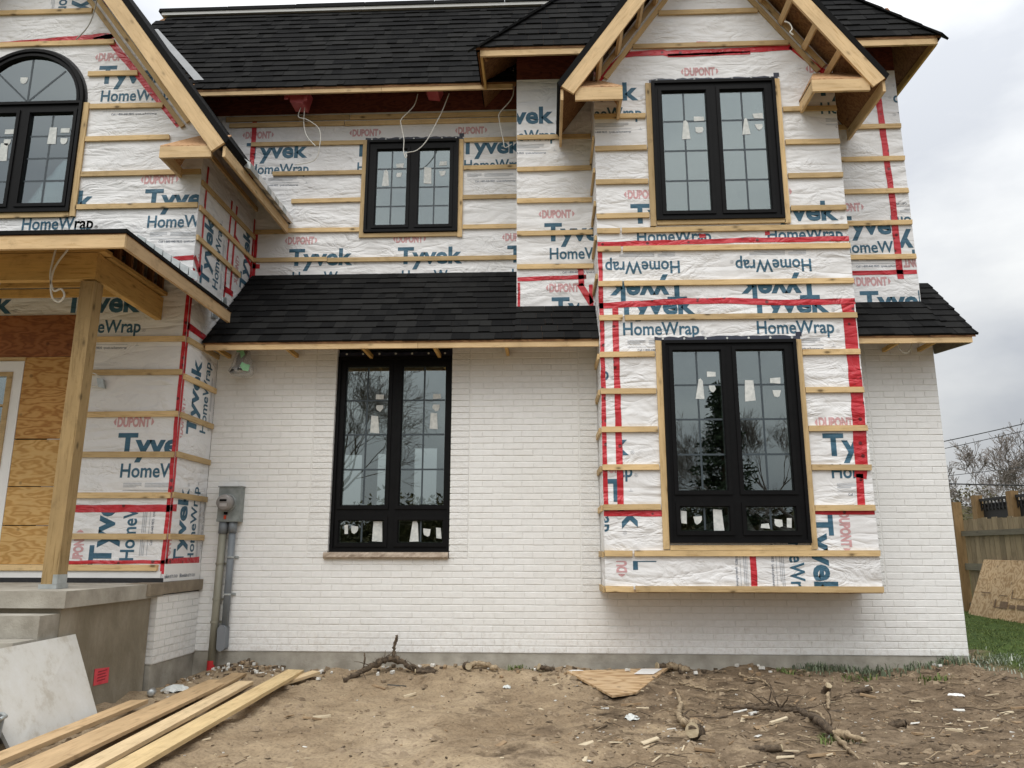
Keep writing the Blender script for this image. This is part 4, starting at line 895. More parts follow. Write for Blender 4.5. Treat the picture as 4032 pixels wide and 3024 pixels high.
board('hip_rafter', (-0.80, -0.38, 7.86), (-0.42, 0.06, 8.36), 0.10, 0.04, M_DECK, house); board('hip_rafter', (5.27, -0.40, 7.93), (4.95, 0.05, 8.5), 0.12, 0.04, M_DECK, house)
board('soffit_block', (-0.83, 0.36, 7.96), (-0.40, 0.36, 7.96), 0.10, 0.03, M_DECK, house)
mb = MB(); mb.prism([(5.0, 0.05, 3.70), (5.17, -0.47, 3.70), (5.17, -0.47, 3.79), (4.99, 0.05, 3.86)], (0.03, 0.01, 0)); mb.build('rake_return', M_FRAIL, house)
# metal flashings
mb = MB(); nn = Vector((0, -MS, 1)).normalized()*0.035; a, b = Vector((-6.60, 1.54, zm(1.54)))+nn, Vector((-5.20, 0.457, zm(0.457)))+nn; q = Vector((0.10, 0, 0.0)); mb.quad(a-q*0.8, a+q*0.3, b+q*0.6, b-q*0.9); mb.build('valley_flashing', plain('grey_flashing', (0.24, 0.25, 0.26), (0.30, 0.31, 0.32), 5, 0.6), house)
for i in range(11):
    y = -0.9+i*0.155; mb = MB(); k = RD.uniform(0, 0.02); mb.hexa([(-3.84, y, 6.02), (-3.755, y, 5.985), (-3.755, y+0.15, 5.985), (-3.84, y+0.15, 6.02)], [(-3.84, y, 6.12+k), (-3.755, y, 6.06+k), (-3.755, y+0.147, 6.06+k), (-3.84, y+0.147, 6.12+k)]); mb.build('drip_flashing', M_WHITE if i in (2, 3, 5, 7, 9, 10) else M_GALV, house)
for i in range(7):
    t = i/6; x = -5.12+0.70*t; z = 5.10-0.46*t; mb = MB(); mb.hexa([(x, YW-0.012, z-0.10), (x+0.13, YW-0.012, z-0.17), (x+0.13, YW-0.006, z-0.17), (x, YW-0.006, z-0.10)], [(x, YW-0.012, z), (x+0.12, YW-0.012, z-0.06), (x+0.12, YW-0.006, z-0.06), (x, YW-0.006, z)]); mb.build('step_flashing', M_GALV, house)
for (y, z) in ((-0.22, 4.33), (-0.06, 4.47), (-0.32, 4.24)):
    mb = MB(); mb.hexa([(XS+0.006, y, z-0.05), (XS+0.008, y+0.16, z-0.02), (XS+0.03, y+0.15, z-0.03), (XS+0.02, y, z-0.05)], [(XS+0.006, y+0.02, z+0.10), (XS+0.006, y+0.13, z+0.13), (XS+0.02, y+0.13, z+0.11), (XS+0.02, y+0.03, z+0.08)]); mb.build('step_flashing', M_GALV, house)
# soffit light housings of red plastic
for x0, x1, z0, z1 in ((-3.86, -3.56, 7.815, 8.05), (-1.80, -1.53, 7.955, 8.08)):
    mb = MB(); y = 0.45; mb.hexa([(x0+0.05, y+0.03, z0), (x1-0.05, y+0.03, z0-0.02), (x1-0.05, y+0.3, z0-0.02), (x0+0.05, y+0.3, z0)], [(x0, y, z1), (x1, y, z1), (x1, y+0.33, z1), (x0, y+0.33, z1)])
    mb.box(x0-0.03, x0+0.03, y-0.01, y+0.02, z0+0.03, z0+0.13); mb.box(x1-0.03, x1+0.02, y-0.01, y+0.02, z0, z0+0.12); mb.build('soffit_light_box', M_RED, house)

# ---- entrance wall under the canopy: door, plywood, trim
mb = MB(); pbox(mb, P_W, -7.6, -5.5, 3.52, 4.05, 0.002, 0.016); mb.build('plywood_header', plyw('header_plywood', (0.30, 0.105, 0.03), (0.22, 0.07, 0.02), (0.34, 0.13, 0.045)), house)
mb = MB(); pbox(mb, P_W, -6.34, -5.70, 2.515, 3.515, 0.002, 0.016); mb.build('plywood_panel', M_PLY, house)
for i, (a, b) in enumerate(((1.95, 2.505), (1.50, 1.945), (1.055, 1.495))):
    mb = MB(); pbox(mb, P_W, -6.34, -5.62, a, b-0.006, 0.002, 0.016+0.003*i); mb.build('plywood_panel', M_PLYO, house)
mb = MB(); pbox(mb, P_W, -7.5, -4.40, 0.905, 0.978, 0.004, 0.03); mb.build('base_trim', M_WHITE, house)
mb = MB(); pbox(mb, P_W, -7.5, -4.372, 0.852, 0.904, 0.002, 0.022); mb.build('base_membrane', M_BLACKMEM, house)
mb = MB()
for q in cells(-7.35, -6.345, 0.99, 3.465, [(-7.05, -6.53, 2.2, 3.28)]): pbox(mb, P_W, *q, -0.03, 0.02)
door = mb.build('front_door', M_WHITE, house)
mb = MB()
for q in cells(-7.10, -6.465, 2.15, 3.33, [(-7.05, -6.53, 2.2, 3.28)]): pbox(mb, P_W, *q, 0.02, 0.035)
for z in (2.56, 2.92): pbox(mb, P_W, -7.05, -6.53, z-0.012, z+0.012, 0.0, 0.025)
mb.build('lite_frame', M_BATTEN, door)
mb = MB(); pbox(mb, P_W, -7.06, -6.52, 2.19, 3.29, -0.012, -0.006); mb.build('pane', M_GLASS, door)
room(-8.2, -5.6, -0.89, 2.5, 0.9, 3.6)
board('door_head_trim', P_W.p(-7.4, 3.492, 0.02), P_W.p(-6.33, 3.492, 0.02), 0.04, 0.03, M_BATTEN, house)

# ================================================================== PORCH (concrete)
porch = tag(empty('concrete_porch', (-5.5, -2.0, -0.3)), 'grey concrete porch slab and steps in front of the entrance', 'porch')
mb = MB(); mb.box(-9.0, -4.36, -2.76, -0.92, 0.70, 0.85); mb.build('slab', M_CONC, porch)
mb = MB(); mb.hexa([(-4.60, -1.315, 0.73), (-4.315, -1.315, 0.73), (-4.315, -0.005, 0.735), (-4.60, -0.005, 0.735)], [(-4.60, -1.31, 0.855), (-4.315, -1.31, 0.855), (-4.315, -0.005, 0.86), (-4.60, -0.005, 0.86)]); mb.build('stone_cap', plain('brown_stone', (0.17, 0.135, 0.095), (0.27, 0.225, 0.165), 5, 0.85, 0.6, 40), porch)
def concwall():
    m, n, b = newmat('stained_concrete'); v = coord(n)
    base = ramp(n, noise_t(n, coord(n, 'pos', (1, 1, 0.7)), 2.6, 8, 0.62, 0.4), [(0.3, (0.175, 0.148, 0.102)), (0.5, (0.235, 0.203, 0.148)), (0.72, (0.335, 0.30, 0.24))])
    s_ = noise_t(n, coord(n, 'pos', (7, 7, 0.8)), 1.4, 4, 0.6)
    c = mixc(n, mathn(n, 'MULTIPLY', ramp(n, s_, [(0.55, (0,0,0)), (0.8, (1,1,1))]), 0.30), base, (0.36, 0.33, 0.275))
    n.links.new(c, b.inputs['Base Color']); b.inputs['Roughness'].default_value = 0.85; bump(n, b, noise_t(n, v, 22, 7, 0.6), 0.5, 0.012); return m
M_CW = concwall()
mb = MB(); mb.box(-9.0, -4.42, -2.70, -1.08, -0.9, 0.698); mb.build('side_wall', M_CW, porch)
for i, (y0, y1, z) in enumerate(((-3.0, -2.70, 0.652), (-3.31, -3.0, 0.46), (-3.62, -3.31, 0.27), (-3.93, -3.62, 0.08), (-4.24, -3.93, -0.11))):
    mb = MB(); mb.hexa([(-9, y0, -0.9), (-4.425-0.002*i, y0, -0.9), (-4.425-0.002*i, y1-0.001, -0.9), (-9, y1-0.001, -0.9)], [(-9, y0+0.015, z), (-4.43-0.002*i, y0+0.015, z), (-4.43-0.002*i, y1-0.001, z), (-9, y1-0.001, z)]); mb.build('step', M_CONC, porch)
# ================================================================== CANOPY (timber)
can = tag(empty('timber_canopy', (-4.78, -2.3, 0.85)), 'raw timber porch canopy with square post, beams and black shingled edge', 'canopy')
board('post', (-4.785, -2.293, 0.895), (-4.765, -2.293, 3.965), 0.155, 0.155, M_POST, can, wdir=(1, 0, 0))
mb = MB(); mb.box(-4.875, -4.695, -2.385, -2.20, 0.852, 0.895); mb.box(-4.74, -4.692, -2.388, -2.372, 0.896, 0.985); mb.box(-4.706, -4.694, -2.372, -2.23, 0.896, 0.985); mb.build('post_base', M_GALV, can)
board('front_beam', (-8.5, -2.33, 4.13), (-4.695, -2.33, 4.13), 0.295, 0.08, M_BEAM, can); board('side_beam', (-4.735, -2.285, 4.13), (-4.735, -0.94, 4.11), 0.28, 0.075, M_BEAM, can)
board('beam_plate', (-8.5, -2.30, 4.305), (-4.62, -2.30, 4.305), 0.04, 0.14, M_BEAM, can); board('beam_plate', (-4.72, -2.2, 4.30), (-4.72, -0.94, 4.30), 0.04, 0.14, M_BEAM, can)
board('fascia', (-8.5, -3.0, 4.128), (-4.035, -3.0, 4.128), 0.135, 0.036, M_FASCIA, can); board('fascia', (-4.05, -2.98, 4.128), (-4.05, -0.50, 4.128), 0.135, 0.036, M_PLANK, can)
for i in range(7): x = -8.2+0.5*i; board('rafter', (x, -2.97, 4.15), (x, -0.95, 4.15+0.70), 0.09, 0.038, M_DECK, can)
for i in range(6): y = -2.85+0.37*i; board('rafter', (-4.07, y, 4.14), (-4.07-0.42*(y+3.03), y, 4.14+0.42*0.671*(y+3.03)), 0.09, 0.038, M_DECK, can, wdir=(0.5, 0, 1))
for i in range(4): y = -2.2+0.36*i; board('ceiling_joist', (-8.4, y, 4.27), (-4.78, y, 4.27), 0.10, 0.038, M_BEAM, can)
for i in range(5): y = -1.95+0.24*i; board('stud', (-4.73, y, 4.32), (-4.73, y, 4.62), 0.04, 0.07, M_DECK, can, wdir=(0, 1, 0))
e0 = 4.205; KX, KZ = -5.13, 4.95
def csz(x): return e0+(-4.02-x)*0.671
mb2 = MB(); mb2.tone = 0.2
mb2.prism([(-4.02, -3.03, e0), (-4.02, -0.46, e0), (-4.366, -0.46, csz(-4.366)), (-4.366, -0.935, csz(-4.366)), (KX, -0.935, KZ)], (0, 0, 0.04))
mb2.prism([(-9, -3.03, e0), (-4.02, -3.03, e0), (KX, -0.935, KZ), (-9, -0.935, KZ)], (0, 0, 0.041)); mb2.build('roof_covering', M_SHING, can)
mb = MB(); mb.prism([(-4.03, -3.02, e0-0.012), (-4.03, -0.47, e0-0.012), (-4.36, -0.47, csz(-4.36)-0.012), (-4.36, -0.94, csz(-4.36)-0.012), (KX, -0.94, KZ-0.012)], (0, 0, 0.008)); mb.prism([(-9, -3.02, e0-0.013), (-4.03, -3.02, e0-0.013), (KX, -0.94, KZ-0.013), (-9, -0.94, KZ-0.013)], (0, 0, 0.008)); mb.build('roof_deck', M_DECK, can)
mb = MB(); mb.quad((-8.5, -2.2, 4.335), (-4.78, -2.2, 4.335), (-4.78, -0.95, 4.335), (-8.5, -0.95, 4.335)); mb.build('vapour_sheet', wrapmat('clear_poly_sheet', (0.42, 0.38, 0.31), 0.4), can)

# ================================================================== THINGS ON THE HOUSE
def cyl(mb, a, b, r, seg=20): return mb.tube([a, b], r, seg)
em = tag(empty('electricity_meter', (-4.0, -0.02, 1.56)), 'grey electricity meter box with round glass dial on the white brick', 'electric meter')
mb = MB(); mb.box(-4.155, -3.868, -0.125, -0.004, 1.566, 2.0); mb.box(-4.165, -3.858, -0.138, -0.003, 2.0, 2.012); mb.box(-4.158, -3.865, -0.131, -0.1255, 1.566, 1.60); mb.build('socket_box', M_GREYBOX, em)
mc = (-4.035, 1.80)
mb = MB(); cyl(mb, (mc[0], -0.126, mc[1]), (mc[0], -0.150, mc[1]), 0.112, 28); mb.build('seal_ring', M_GALV, em, False)
mb = MB(); mb.tube([(mc[0], -0.15, mc[1]), (mc[0], -0.215, mc[1]), (mc[0], -0.245, mc[1]), (mc[0], -0.252, mc[1])], [0.104, 0.102, 0.094, 0.08], 28); mg = mb.build('meter_cover', plain('meter_glass', (0.20, 0.185, 0.175), (0.27, 0.255, 0.245), 6, 0.12, spec=0.6), em, True)
mb = MB(); mb.box(mc[0]-0.05, mc[0]+0.04, -0.2545, -0.252, mc[1]+0.012, mc[1]+0.04); mb.build('display', M_FRAME, em)
mb = MB(); mb.box(mc[0]-0.045, mc[0]+0.045, -0.2545, -0.252, mc[1]-0.05, mc[1]-0.012); mb.box(mc[0]-0.04, mc[0]+0.03, -0.2545, -0.252, mc[1]+0.05, mc[1]+0.058); mb.build('name_plate', plain('meter_label', (0.36, 0.34, 0.33), (0.44, 0.42, 0.41), 40, 0.4), em)
mb = MB(); mb.box(-4.06, -4.035, -0.145, -0.128, 1.598, 1.645); mb.build('seal_tag', plain('orange_tag', (0.62, 0.06, 0.015), None, 1, 0.4), em)
mb = MB(); mb.box(-4.065, -4.02, -0.14, -0.126, 1.655, 1.69); mb.build('latch', M_FRAME, em)
mb = MB(); mb.tube([(-4.085, -0.065, 1.567), (-4.09, -0.065, 1.42)], 0.056, 18); mb.build('conduit_coupling', M_PVC2, em, True)
mb = MB(); mb.tube([(-4.09, -0.065, 1.43), (-4.105, -0.065, -0.30)], 0.047, 18); cd1 = mb.build('conduit', M_PVC1, em, True)
mb = MB(); mb.tube([(-4.1045, -0.065, -0.10), (-4.1055, -0.065, -0.235)], [0.0478, 0.0485], 18, False); mb.build('paint_mark', M_RUST, cd1, True)
mb = MB(); mb.tube([(-3.965, -0.065, 1.567), (-3.967, -0.065, 1.43)], 0.052, 18); mb.build('conduit_coupling', M_PVC2, em, True)
mb = MB(); mb.tube([(-3.967, -0.065, 1.44), (-3.97, -0.065, 0.28)], 0.042, 18); mb.build('conduit', M_PVC2, em, True)
mb = MB(); k = 20; pts = []
for i in range(k):
    t = 2*math.pi*i/k; pts.append((-3.98+0.052*math.cos(t), -0.012, 0.165+0.052*math.sin(t)+(0.10 if math.sin(t) > 0 else -0.10)))
mb.prism(pts, (0, -0.115, 0)); lb = mb.build('conduit_elbow', M_PVC2, em)
mb = MB(); mb.prism([(x, -0.1275, z) for x, _, z in pts], (0, -0.008, 0)); mb.build('cover_plate', plain('grey_cover', (0.20, 0.215, 0.235), None, 1, 0.45), em)
for x, z in ((-4.097, 1.05), (-4.10, 0.62), (-4.105, 0.35)):
    mb = MB(); mb.tube([(x, -0.065, z-0.012), (x, -0.065, z+0.012)], 0.052, 18); mb.box(x+0.04, x+0.085, -0.02, -0.005, z-0.012, z+0.012); mb.build('pipe_strap', M_PVC1, em)
for x, z in ((-3.968, 1.13), (-3.97, 0.68)):
    mb = MB(); mb.tube([(x, -0.065, z-0.010), (x, -0.065, z+0.010)], 0.0465, 18); mb.box(x+0.035, x+0.085, -0.02, -0.005, z-0.012, z+0.012); mb.box(x-0.03, x+0.03, -0.118, -0.109, z-0.008, z+0.008); mb.build('pipe_strap', M_GALV, em)

bl = tag(empty('bagged_wall_lamp', (-3.93, -0.25, 3.45)), 'black outdoor lamp wrapped in a clear plastic bag under the skirt eave', 'lamp')
mb = MB(); mb.tube([(-3.93, -0.16, 3.80), (-3.94, -0.20, 3.72), (-3.96, -0.25, 3.66), (-3.96, -0.26, 3.56), (-3.955, -0.26, 3.52), (-3.95, -0.26, 3.47)], [0.03, 0.045, 0.05, 0.055, 0.10, 0.125], 18); mb.build('lamp_shade', plain('black_lamp', (0.012, 0.012, 0.013), None, 1, 0.35), bl, True)
mb = MB(); rings = [(3.82, 0.06), (3.74, 0.085), (3.66, 0.10), (3.56, 0.135), (3.48, 0.155), (3.43, 0.12), (3.415, 0.02)]; sg = 22
for z, r_ in rings:
    for k in range(sg):
        t = 2*math.pi*k/sg; q = r_*(1+0.10*math.sin(5*t+z*30)+RD.uniform(-0.05, 0.05)); mb.v.append((-3.935+q*math.cos(t), -0.24+q*math.sin(t)*0.9, z+0.012*math.cos(t*2+1)))
for i in range(len(rings)-1):
    for k in range(sg): mb.face((i*sg+k, i*sg+(k+1) % sg, (i+1)*sg+(k+1) % sg, (i+1)*sg+k))
mb.build('plastic_bag', M_BAG, bl, True)
M_GTAPE = plain('green_masking_tape', (0.17, 0.40, 0.21), (0.26, 0.50, 0.29), 14, 0.7)
for pts in ([(-3.99, -0.345, 3.75), (-3.90, -0.35, 3.77), (-3.87, -0.335, 3.68), (-3.91, -0.35, 3.63), (-3.93, -0.355, 3.71), (-3.97, -0.35, 3.71)], [(-3.88, -0.385, 3.57), (-3.83, -0.37, 3.545), (-3.785, -0.35, 3.54), (-3.80, -0.36, 3.455), (-3.86, -0.385, 3.46), (-3.90, -0.39, 3.52)]):
    mb = MB(); mb.prism(pts, (0, -0.004, 0)); mb.build('tape_strip', M_GTAPE, bl)

def smooth_path(pts, k=5):
    P = [Vector(p) for p in pts]; out_ = []
    for i in range(len(P)-1):
        p0, p1, p2, p3 = P[max(i-1, 0)], P[i], P[i+1], P[min(i+2, len(P)-1)]
        for j in range(k):
            t = j/k; out_.append(0.5*((2*p1)+(p2-p0)*t+(2*p0-5*p1+4*p2-p3)*t*t+(3*p1-p0-3*p2+p3)*t**3))
    out_.append(P[-1]); return out_
def cable(pts, label, r=0.0075, m=None):
    mb = MB(); mb.tube(smooth_path(pts), r, 6); return tag(mb.build('cable', m or M_CABLE, None, True), label, 'cable')
cable([(-3.689, .62, 7.80), (-3.709, .60, 7.636), (-3.56, .58, 7.568), (-3.377, .60, 7.416), (-3.363, .62, 7.144), (-3.447, .66, 6.939), (-3.761, .72, 6.905)], 'white cable curling out of the larger red soffit box')
cable([(-3.63, .62, 7.80), (-3.625, .62, 7.528), (-3.565, .62, 7.316), (-3.42, .62, 7.146)], 'short straight white cable under the larger red soffit box')
cable([(x, .62, z) for x, z in ((-1.901, 7.98), (-1.958, 7.781), (-2.134, 7.574), (-2.14, 7.47), (-2.091, 7.239), (-2.089, 7.052), (-2.057, 6.928), (-2.039, 6.969), (-2.05, 7.01), (-1.89, 7.048), (-1.742, 7.21), (-1.615, 7.477), (-1.524, 7.685), (-1.424, 7.98))], 'white cable drooping in a loop in front of the small upper window')
cable([(x, .50, z) for x, z in ((-0.445, 8.3), (-0.45, 7.846), (-0.637, 7.578), (-0.656, 7.453), (-0.598, 7.141), (-0.569, 6.997), (-0.47, 7.05))], 'white cable hanging in the inner corner beside the strapped right section')
cable([(x, -2.45, z) for x, z in ((-4.96, 4.30), (-5.08, 4.10), (-5.105, 3.92), (-5.07, 3.76), (-4.99, 3.71), (-4.945, 3.78), (-4.99, 3.85), (-5.06, 3.83), (-5.11, 3.94), (-5.125, 4.06), (-5.10, 4.30))], 'coil of white cable hanging from the front canopy beam', 0.011)
cable([(x, -1.6, z) for x, z in ((-6.30, 4.25), (-6.36, 4.05), (-6.45, 3.98), (-6.52, 4.05), (-6.48, 4.15), (-6.40, 4.10), (-6.42, 3.99), (-6.55, 3.98))], 'coil of white cable hanging over the front door', 0.009)
cable([(x, -.3, z) for x, z in ((4.42, 3.80), (4.405, 3.73), (4.43, 3.66), (4.49, 3.63), (4.55, 3.686), (4.565, 3.74), (4.552, 3.80))], 'white cable loop under the skirt eave at the right corner', 0.010)
cable([(x, -.97, z) for x, z in ((3.10, 7.86), (3.16, 7.83), (3.19, 7.75), (3.16, 7.70), (3.20, 7.66))], 'white cable end behind the right rake of the bay gable', 0.009)
cable([(x, -1.02, z) for x, z in ((-5.98, 8.60), (-6.0, 8.3), (-6.06, 8.05), (-6.2, 7.85))], 'grey cable dangling down the left gable', 0.008, plain('grey_cable', (0.42, 0.42, 0.38), None, 1, 0.5))
jb = tag(empty('junction_box', (-5.32, -0.95, 3.18)), 'metal junction box with a looped white cable on the porch wall', 'junction box')
mb = MB(); mb.hexa([(-5.36, -1.0, 3.13), (-5.28, -1.0, 3.11), (-5.28, -0.955, 3.11), (-5.36, -0.955, 3.13)], [(-5.39, -1.0, 3.24), (-5.31, -1.0, 3.22), (-5.31, -0.955, 3.22), (-5.39, -0.955, 3.24)]); mb.build('box', M_GALV, jb)
mb = MB(); mb.tube(smooth_path([(-5.34, -0.98, 3.20), (-5.40, -1.0, 3.28), (-5.47, -1.0, 3.29), (-5.51, -0.98, 3.22), (-5.47, -0.97, 3.15), (-5.40, -0.97, 3.14), (-5.36, -0.97, 3.18)]), 0.008, 6); mb.build('cable', M_CABLE, jb, True)
nt_ = tag(empty('red_notice', (-4.41, -1.93, 0)), 'small red paper notice stuck to the concrete porch side', 'notice')
mb = MB(); mb.hexa([(-4.4165, -2.055, -0.075), (-4.4165, -1.795, -0.085), (-4.4145, -1.795, -0.085), (-4.4145, -2.055, -0.075)], [(-4.4165, -2.06, 0.082), (-4.4165, -1.80, 0.062), (-4.4145, -1.80, 0.062), (-4.4145, -2.06, 0.082)]); mb.build('paper', M_NOTE, nt_)
mb = MB()
for i in range(4): mb.box(-4.4142, -4.4138, -2.0, -1.86+0.02*(i % 2), -0.045+0.028*i, -0.035+0.028*i)
mb.build('printed_lines', M_INKN, nt_)

# ================================================================== LOOSE THINGS ON THE DIRT
def plank(a, b, w_, t, m, label):
    o = board('plank', a, b, w_, t, m, None, wdir=Vector((1, 0.0, 0)), wob=0.02); return tag(o, label, 'plank', 'planks lying by the porch')
def gp(x, y, dz=0.0): return Vector((x, y, gz(x, y)+dz))
plank((-3.70, -4.9, -0.17), (-3.93, -2.08, -0.21), 0.155, 0.036, M_PLANK, 'short brown plank along the foot of the leaning white board')
plank((-3.40, -4.9, -0.20), (-3.70, -0.72, -0.23), 0.27, 0.03, M_PLANK, 'widest brown plank with white paint spots, beside the shortest plank')
plank((-3.12, -4.9, -0.245), (-3.36, -0.85, -0.225), 0.17, 0.034, M_PALE, 'pale plank lying between the widest plank and the yellow plank')
plank((-2.86, -4.9, -0.235), (-2.94, -0.42, -0.165), 0.20, 0.036, wood('yellow_plank', (0.62, 0.475, 0.265), (0.47, 0.33, 0.16), 0.3, 0.8, 0.05), 'long yellow plank, the one farthest from the porch')
plank((-3.60, -1.6, -0.265), (-3.60, -0.44, -0.20), 0.17, 0.03, M_PLANK, 'plank end poking out from under the widest plank')
plank((-2.95, -0.95, -0.222), (-2.70, -0.42, -0.175), 0.12, 0.03, M_PALE, 'short white tipped offcut under the end of the yellow plank')
# white board leaning on the porch
def stainboard():
    m, n, b = newmat('dirty_white_board'); v = coord(n)
    c = ramp(n, noise_t(n, v, 4.2, 9, 0.72), [(0.34, (0.52, 0.49, 0.43)), (0.46, (0.64, 0.63, 0.59)), (0.7, (0.70, 0.70, 0.68))])
    c = mixc(n, ramp(n, noise_t(n, coord(n, 'pos', (1, 2.5, 4)), 9, 6, 0.75), [(0.64, (0,0,0)), (0.78, (0.6,)*3)]), c, (0.32, 0.28, 0.22))
    n.links.new(c, b.inputs['Base Color']); b.inputs['Roughness'].default_value = 0.7; bump(n, b, noise_t(n, v, 30, 5), 0.2, 0.004); return m
mb = MB(); q = [(-4.03, -2.565, -0.29), (-3.975, -3.77, -0.30), (-4.385, -3.90, 0.44), (-4.39, -2.49, 0.452)]
mb.prism(q, (-0.025, 0, -0.012)); tag(mb.build('leaning_board', stainboard()), 'dirty white board leaning against the concrete porch', 'board')
tb = tag(empty('plastic_tub', (-4.2, -3.98, -0.3)), 'dark grey plastic tub behind the leaning white board', 'tub')
mb = MB(); mb.tube([(-4.19, -4.0, -0.31), (-4.19, -4.0, -0.29), (-4.19, -4.0, 0.0), (-4.19, -4.0, 0.02), (-4.19, -4.0, 0.0), (-4.19, -4.0, -0.2)], [0.15, 0.18, 0.21, 0.225, 0.20, 0.17], 24); mb.build('body', plain('tub_plastic', (0.10, 0.115, 0.115), (0.16, 0.175, 0.175), 5, 0.35), tb, True)
mb = MB(); mb.tube([(-4.19+0.215*math.cos(t/12*math.pi*2), -4.0+0.215*math.sin(t/12*math.pi*2), 0.015) for t in range(13)], 0.014, 8); mb.build('rim', M_GALV, tb, True)
# can, paper
c0 = gp(-4.12, -1.47, 0.045); can_ = tag(empty('drink_can', c0), 'small silver drink can lying by the brick pier', 'can')
d = Vector((0.35, -0.9, 0.05)).normalized()
mb = MB(); mb.tube([c0-d*0.075, c0-d*0.068, c0+d*0.05, c0+d*0.066], [0.03, 0.040, 0.040, 0.034], 20); mb.build('body', plain('dull_can', (0.22, 0.22, 0.21), (0.4, 0.4, 0.39), 20, 0.35, metal=0.4), can_, True)
mb = MB(); mb.tube([c0+d*0.0665, c0+d*0.070], [0.034, 0.031], 20); mb.build('rim', M_GALV, can_, True)
mb = MB(); mb.tube([c0+d*0.0665, c0+d*0.0675], 0.026, 18); mb.build('lid', M_WHITE, can_)
def crumple(name, c, sx, sy, h, m, label, cat, group=None, seed=0, n_=7):
    R_ = random.Random(seed); mb = MB(); c = Vector(c)
    for i in range(n_):
        for j in range(n_):
            x = (i/(n_-1)-.5)*2; y = (j/(n_-1)-.5)*2
            mb.v.append(tuple(c+Vector((x*sx*(1-0.25*abs(y))+R_.uniform(-.1, .1)*sx, y*sy+R_.uniform(-.12, .12)*sy, h*(1-max(abs(x), abs(y))**2)+R_.uniform(0, h*0.6)))))
    for i in range(n_-1):
        for j in range(n_-1): k = i*n_+j; mb.face((k, k+n_, k+n_+1, k+1))
    return tag(mb.build(name, m), label, cat, group)
crumple('paper_scrap', gp(-4.02, -1.12), 0.17, 0.07, 0.05, M_STICK, 'crumpled white paper lying by the brick pier', 'paper', seed=3)
crumple('paper_scrap', gp(-0.45, -0.85), 0.05, 0.05, 0.02, M_STICK, 'round white paper scrap lying on bare dirt near the wall', 'paper', seed=4)
crumple('paper_scrap', gp(1.33-0.55, -2.05), 0.07, 0.05, 0.04, M_STICK, 'crumpled white scrap in front of the plywood offcut', 'paper', seed=5)
crumple('paper_scrap', gp(4.27, -1.02), 0.09, 0.04, 0.02, M_WHITE, 'white strip of trash at the edge of the lawn', 'paper', seed=6)
# plywood offcut propped on rubble
tri = [(0.22, -0.30, -0.155), (1.42, -0.12, -0.135), (0.93, -1.17, -0.232), (0.66, -1.33, -0.242)]
mb = MB(); mb.prism([Vector(p) for p in reversed(tri)], (0, 0, -0.022)); tp = tag(mb.build('plywood_offcut', M_PLYL), 'large wedge shaped plywood offcut lying on the dirt by the wall', 'plywood')
mb = MB(); mb.prism([(0.98, -0.47, -0.1575), (1.20, -0.47, -0.1572), (1.34, -0.20, -0.137), (1.10, -0.20, -0.138)], (0, 0, 0.0015)); mb.build('paint_patch', M_WHITE, tp); mb = MB(); mb.prism([(0.24, -0.31, -0.1535), (0.42, -0.29, -0.153), (0.36, -0.25, -0.149), (0.28, -0.26, -0.15)], (0, 0, 0.0015))
mb.build('paint_patch', M_WHITE, tp)
# roots, branches, stumps
M_BARK = plain('bark', (0.045, 0.031, 0.02), (0.15, 0.11, 0.072), 26, 0.95, 1.0, 70, detail=8)
M_ROOT = plain('pale_root', (0.15, 0.105, 0.062), (0.46, 0.36, 0.235), 16, 0.9, 1.0, 70, detail=8)
M_CUTW = plain('cut_wood', (0.34, 0.27, 0.17), (0.48, 0.40, 0.27), 18, 0.85, 0.6, 60)
def jag(pts, r, amp, k=4, seed=0):
    R_ = random.Random(seed); P = smooth_path(pts, k*2); n_ = len(P); rs = r if isinstance(r, list) else [r]*len(pts)
    out_r = []
    for i in range(n_):
        t = i/(n_-1)*(len(rs)-1); a = int(min(t, len(rs)-2)); out_r.append((rs[a]+(rs[a+1]-rs[a])*(t-a))*0.74*R_.uniform(0.72, 1.25))
    amp *= 1.6
    return [p+Vector((R_.uniform(-amp, amp), R_.uniform(-amp, amp), R_.uniform(-amp, amp))) for p in P], out_r
def twiggy(mb, path, n_, ln, r, seed):
    R_ = random.Random(seed)
    for i in range(n_):
        p = Vector(R_.choice(path[2:])); d_ = Vector((R_.uniform(-1, 1), R_.uniform(-1, 1), R_.uniform(-0.1, 0.7))).normalized(); q = p; pts = [p]
        for k in range(4): d_ = (d_+Vector((R_.gauss(0, .3), R_.gauss(0, .3), R_.gauss(-0.05, .2)))).normalized(); q = q+d_*ln*R_.uniform(0.6, 1.2)/4; pts.append(q)
        mb.tube(pts, [r, r*.85, r*.65, r*.5, r*.3], 5)
def hairs(mb, path, n_, ln, r=0.003, seed=0):
    R_ = random.Random(seed)
    for i in range(n_):
        p = Vector(R_.choice(path)); q = p+Vector((R_.uniform(-1, 1), R_.uniform(-1, 1), R_.uniform(-0.2, 1)))*ln*R_.uniform(0.4, 1); mb.tube([p, (p+q)/2+Vector((R_.uniform(-.01, .01),)*3), q], [r, r*0.8, r*0.3], 3)
rt = tag(empty('dead_branch', gp(-2.0, -0.3)), 'dark dead branch with an upright stub lying along the brick wall', 'branch')
P1 = [gp(-2.33, -0.62, 0.01), gp(-2.15, -0.45, 0.05), gp(-1.98, -0.30, 0.13), gp(-1.83, -0.25, 0.15), gp(-1.62, -0.28, 0.08), gp(-1.35, -0.33, 0.02)]
mb = MB(); a, b = jag(P1, [0.03, 0.045, 0.05, 0.055, 0.045, 0.03], 0.008, 4, 2); mb.tube(a, b, 8); mb.build('limb', M_BARK, rt, True)
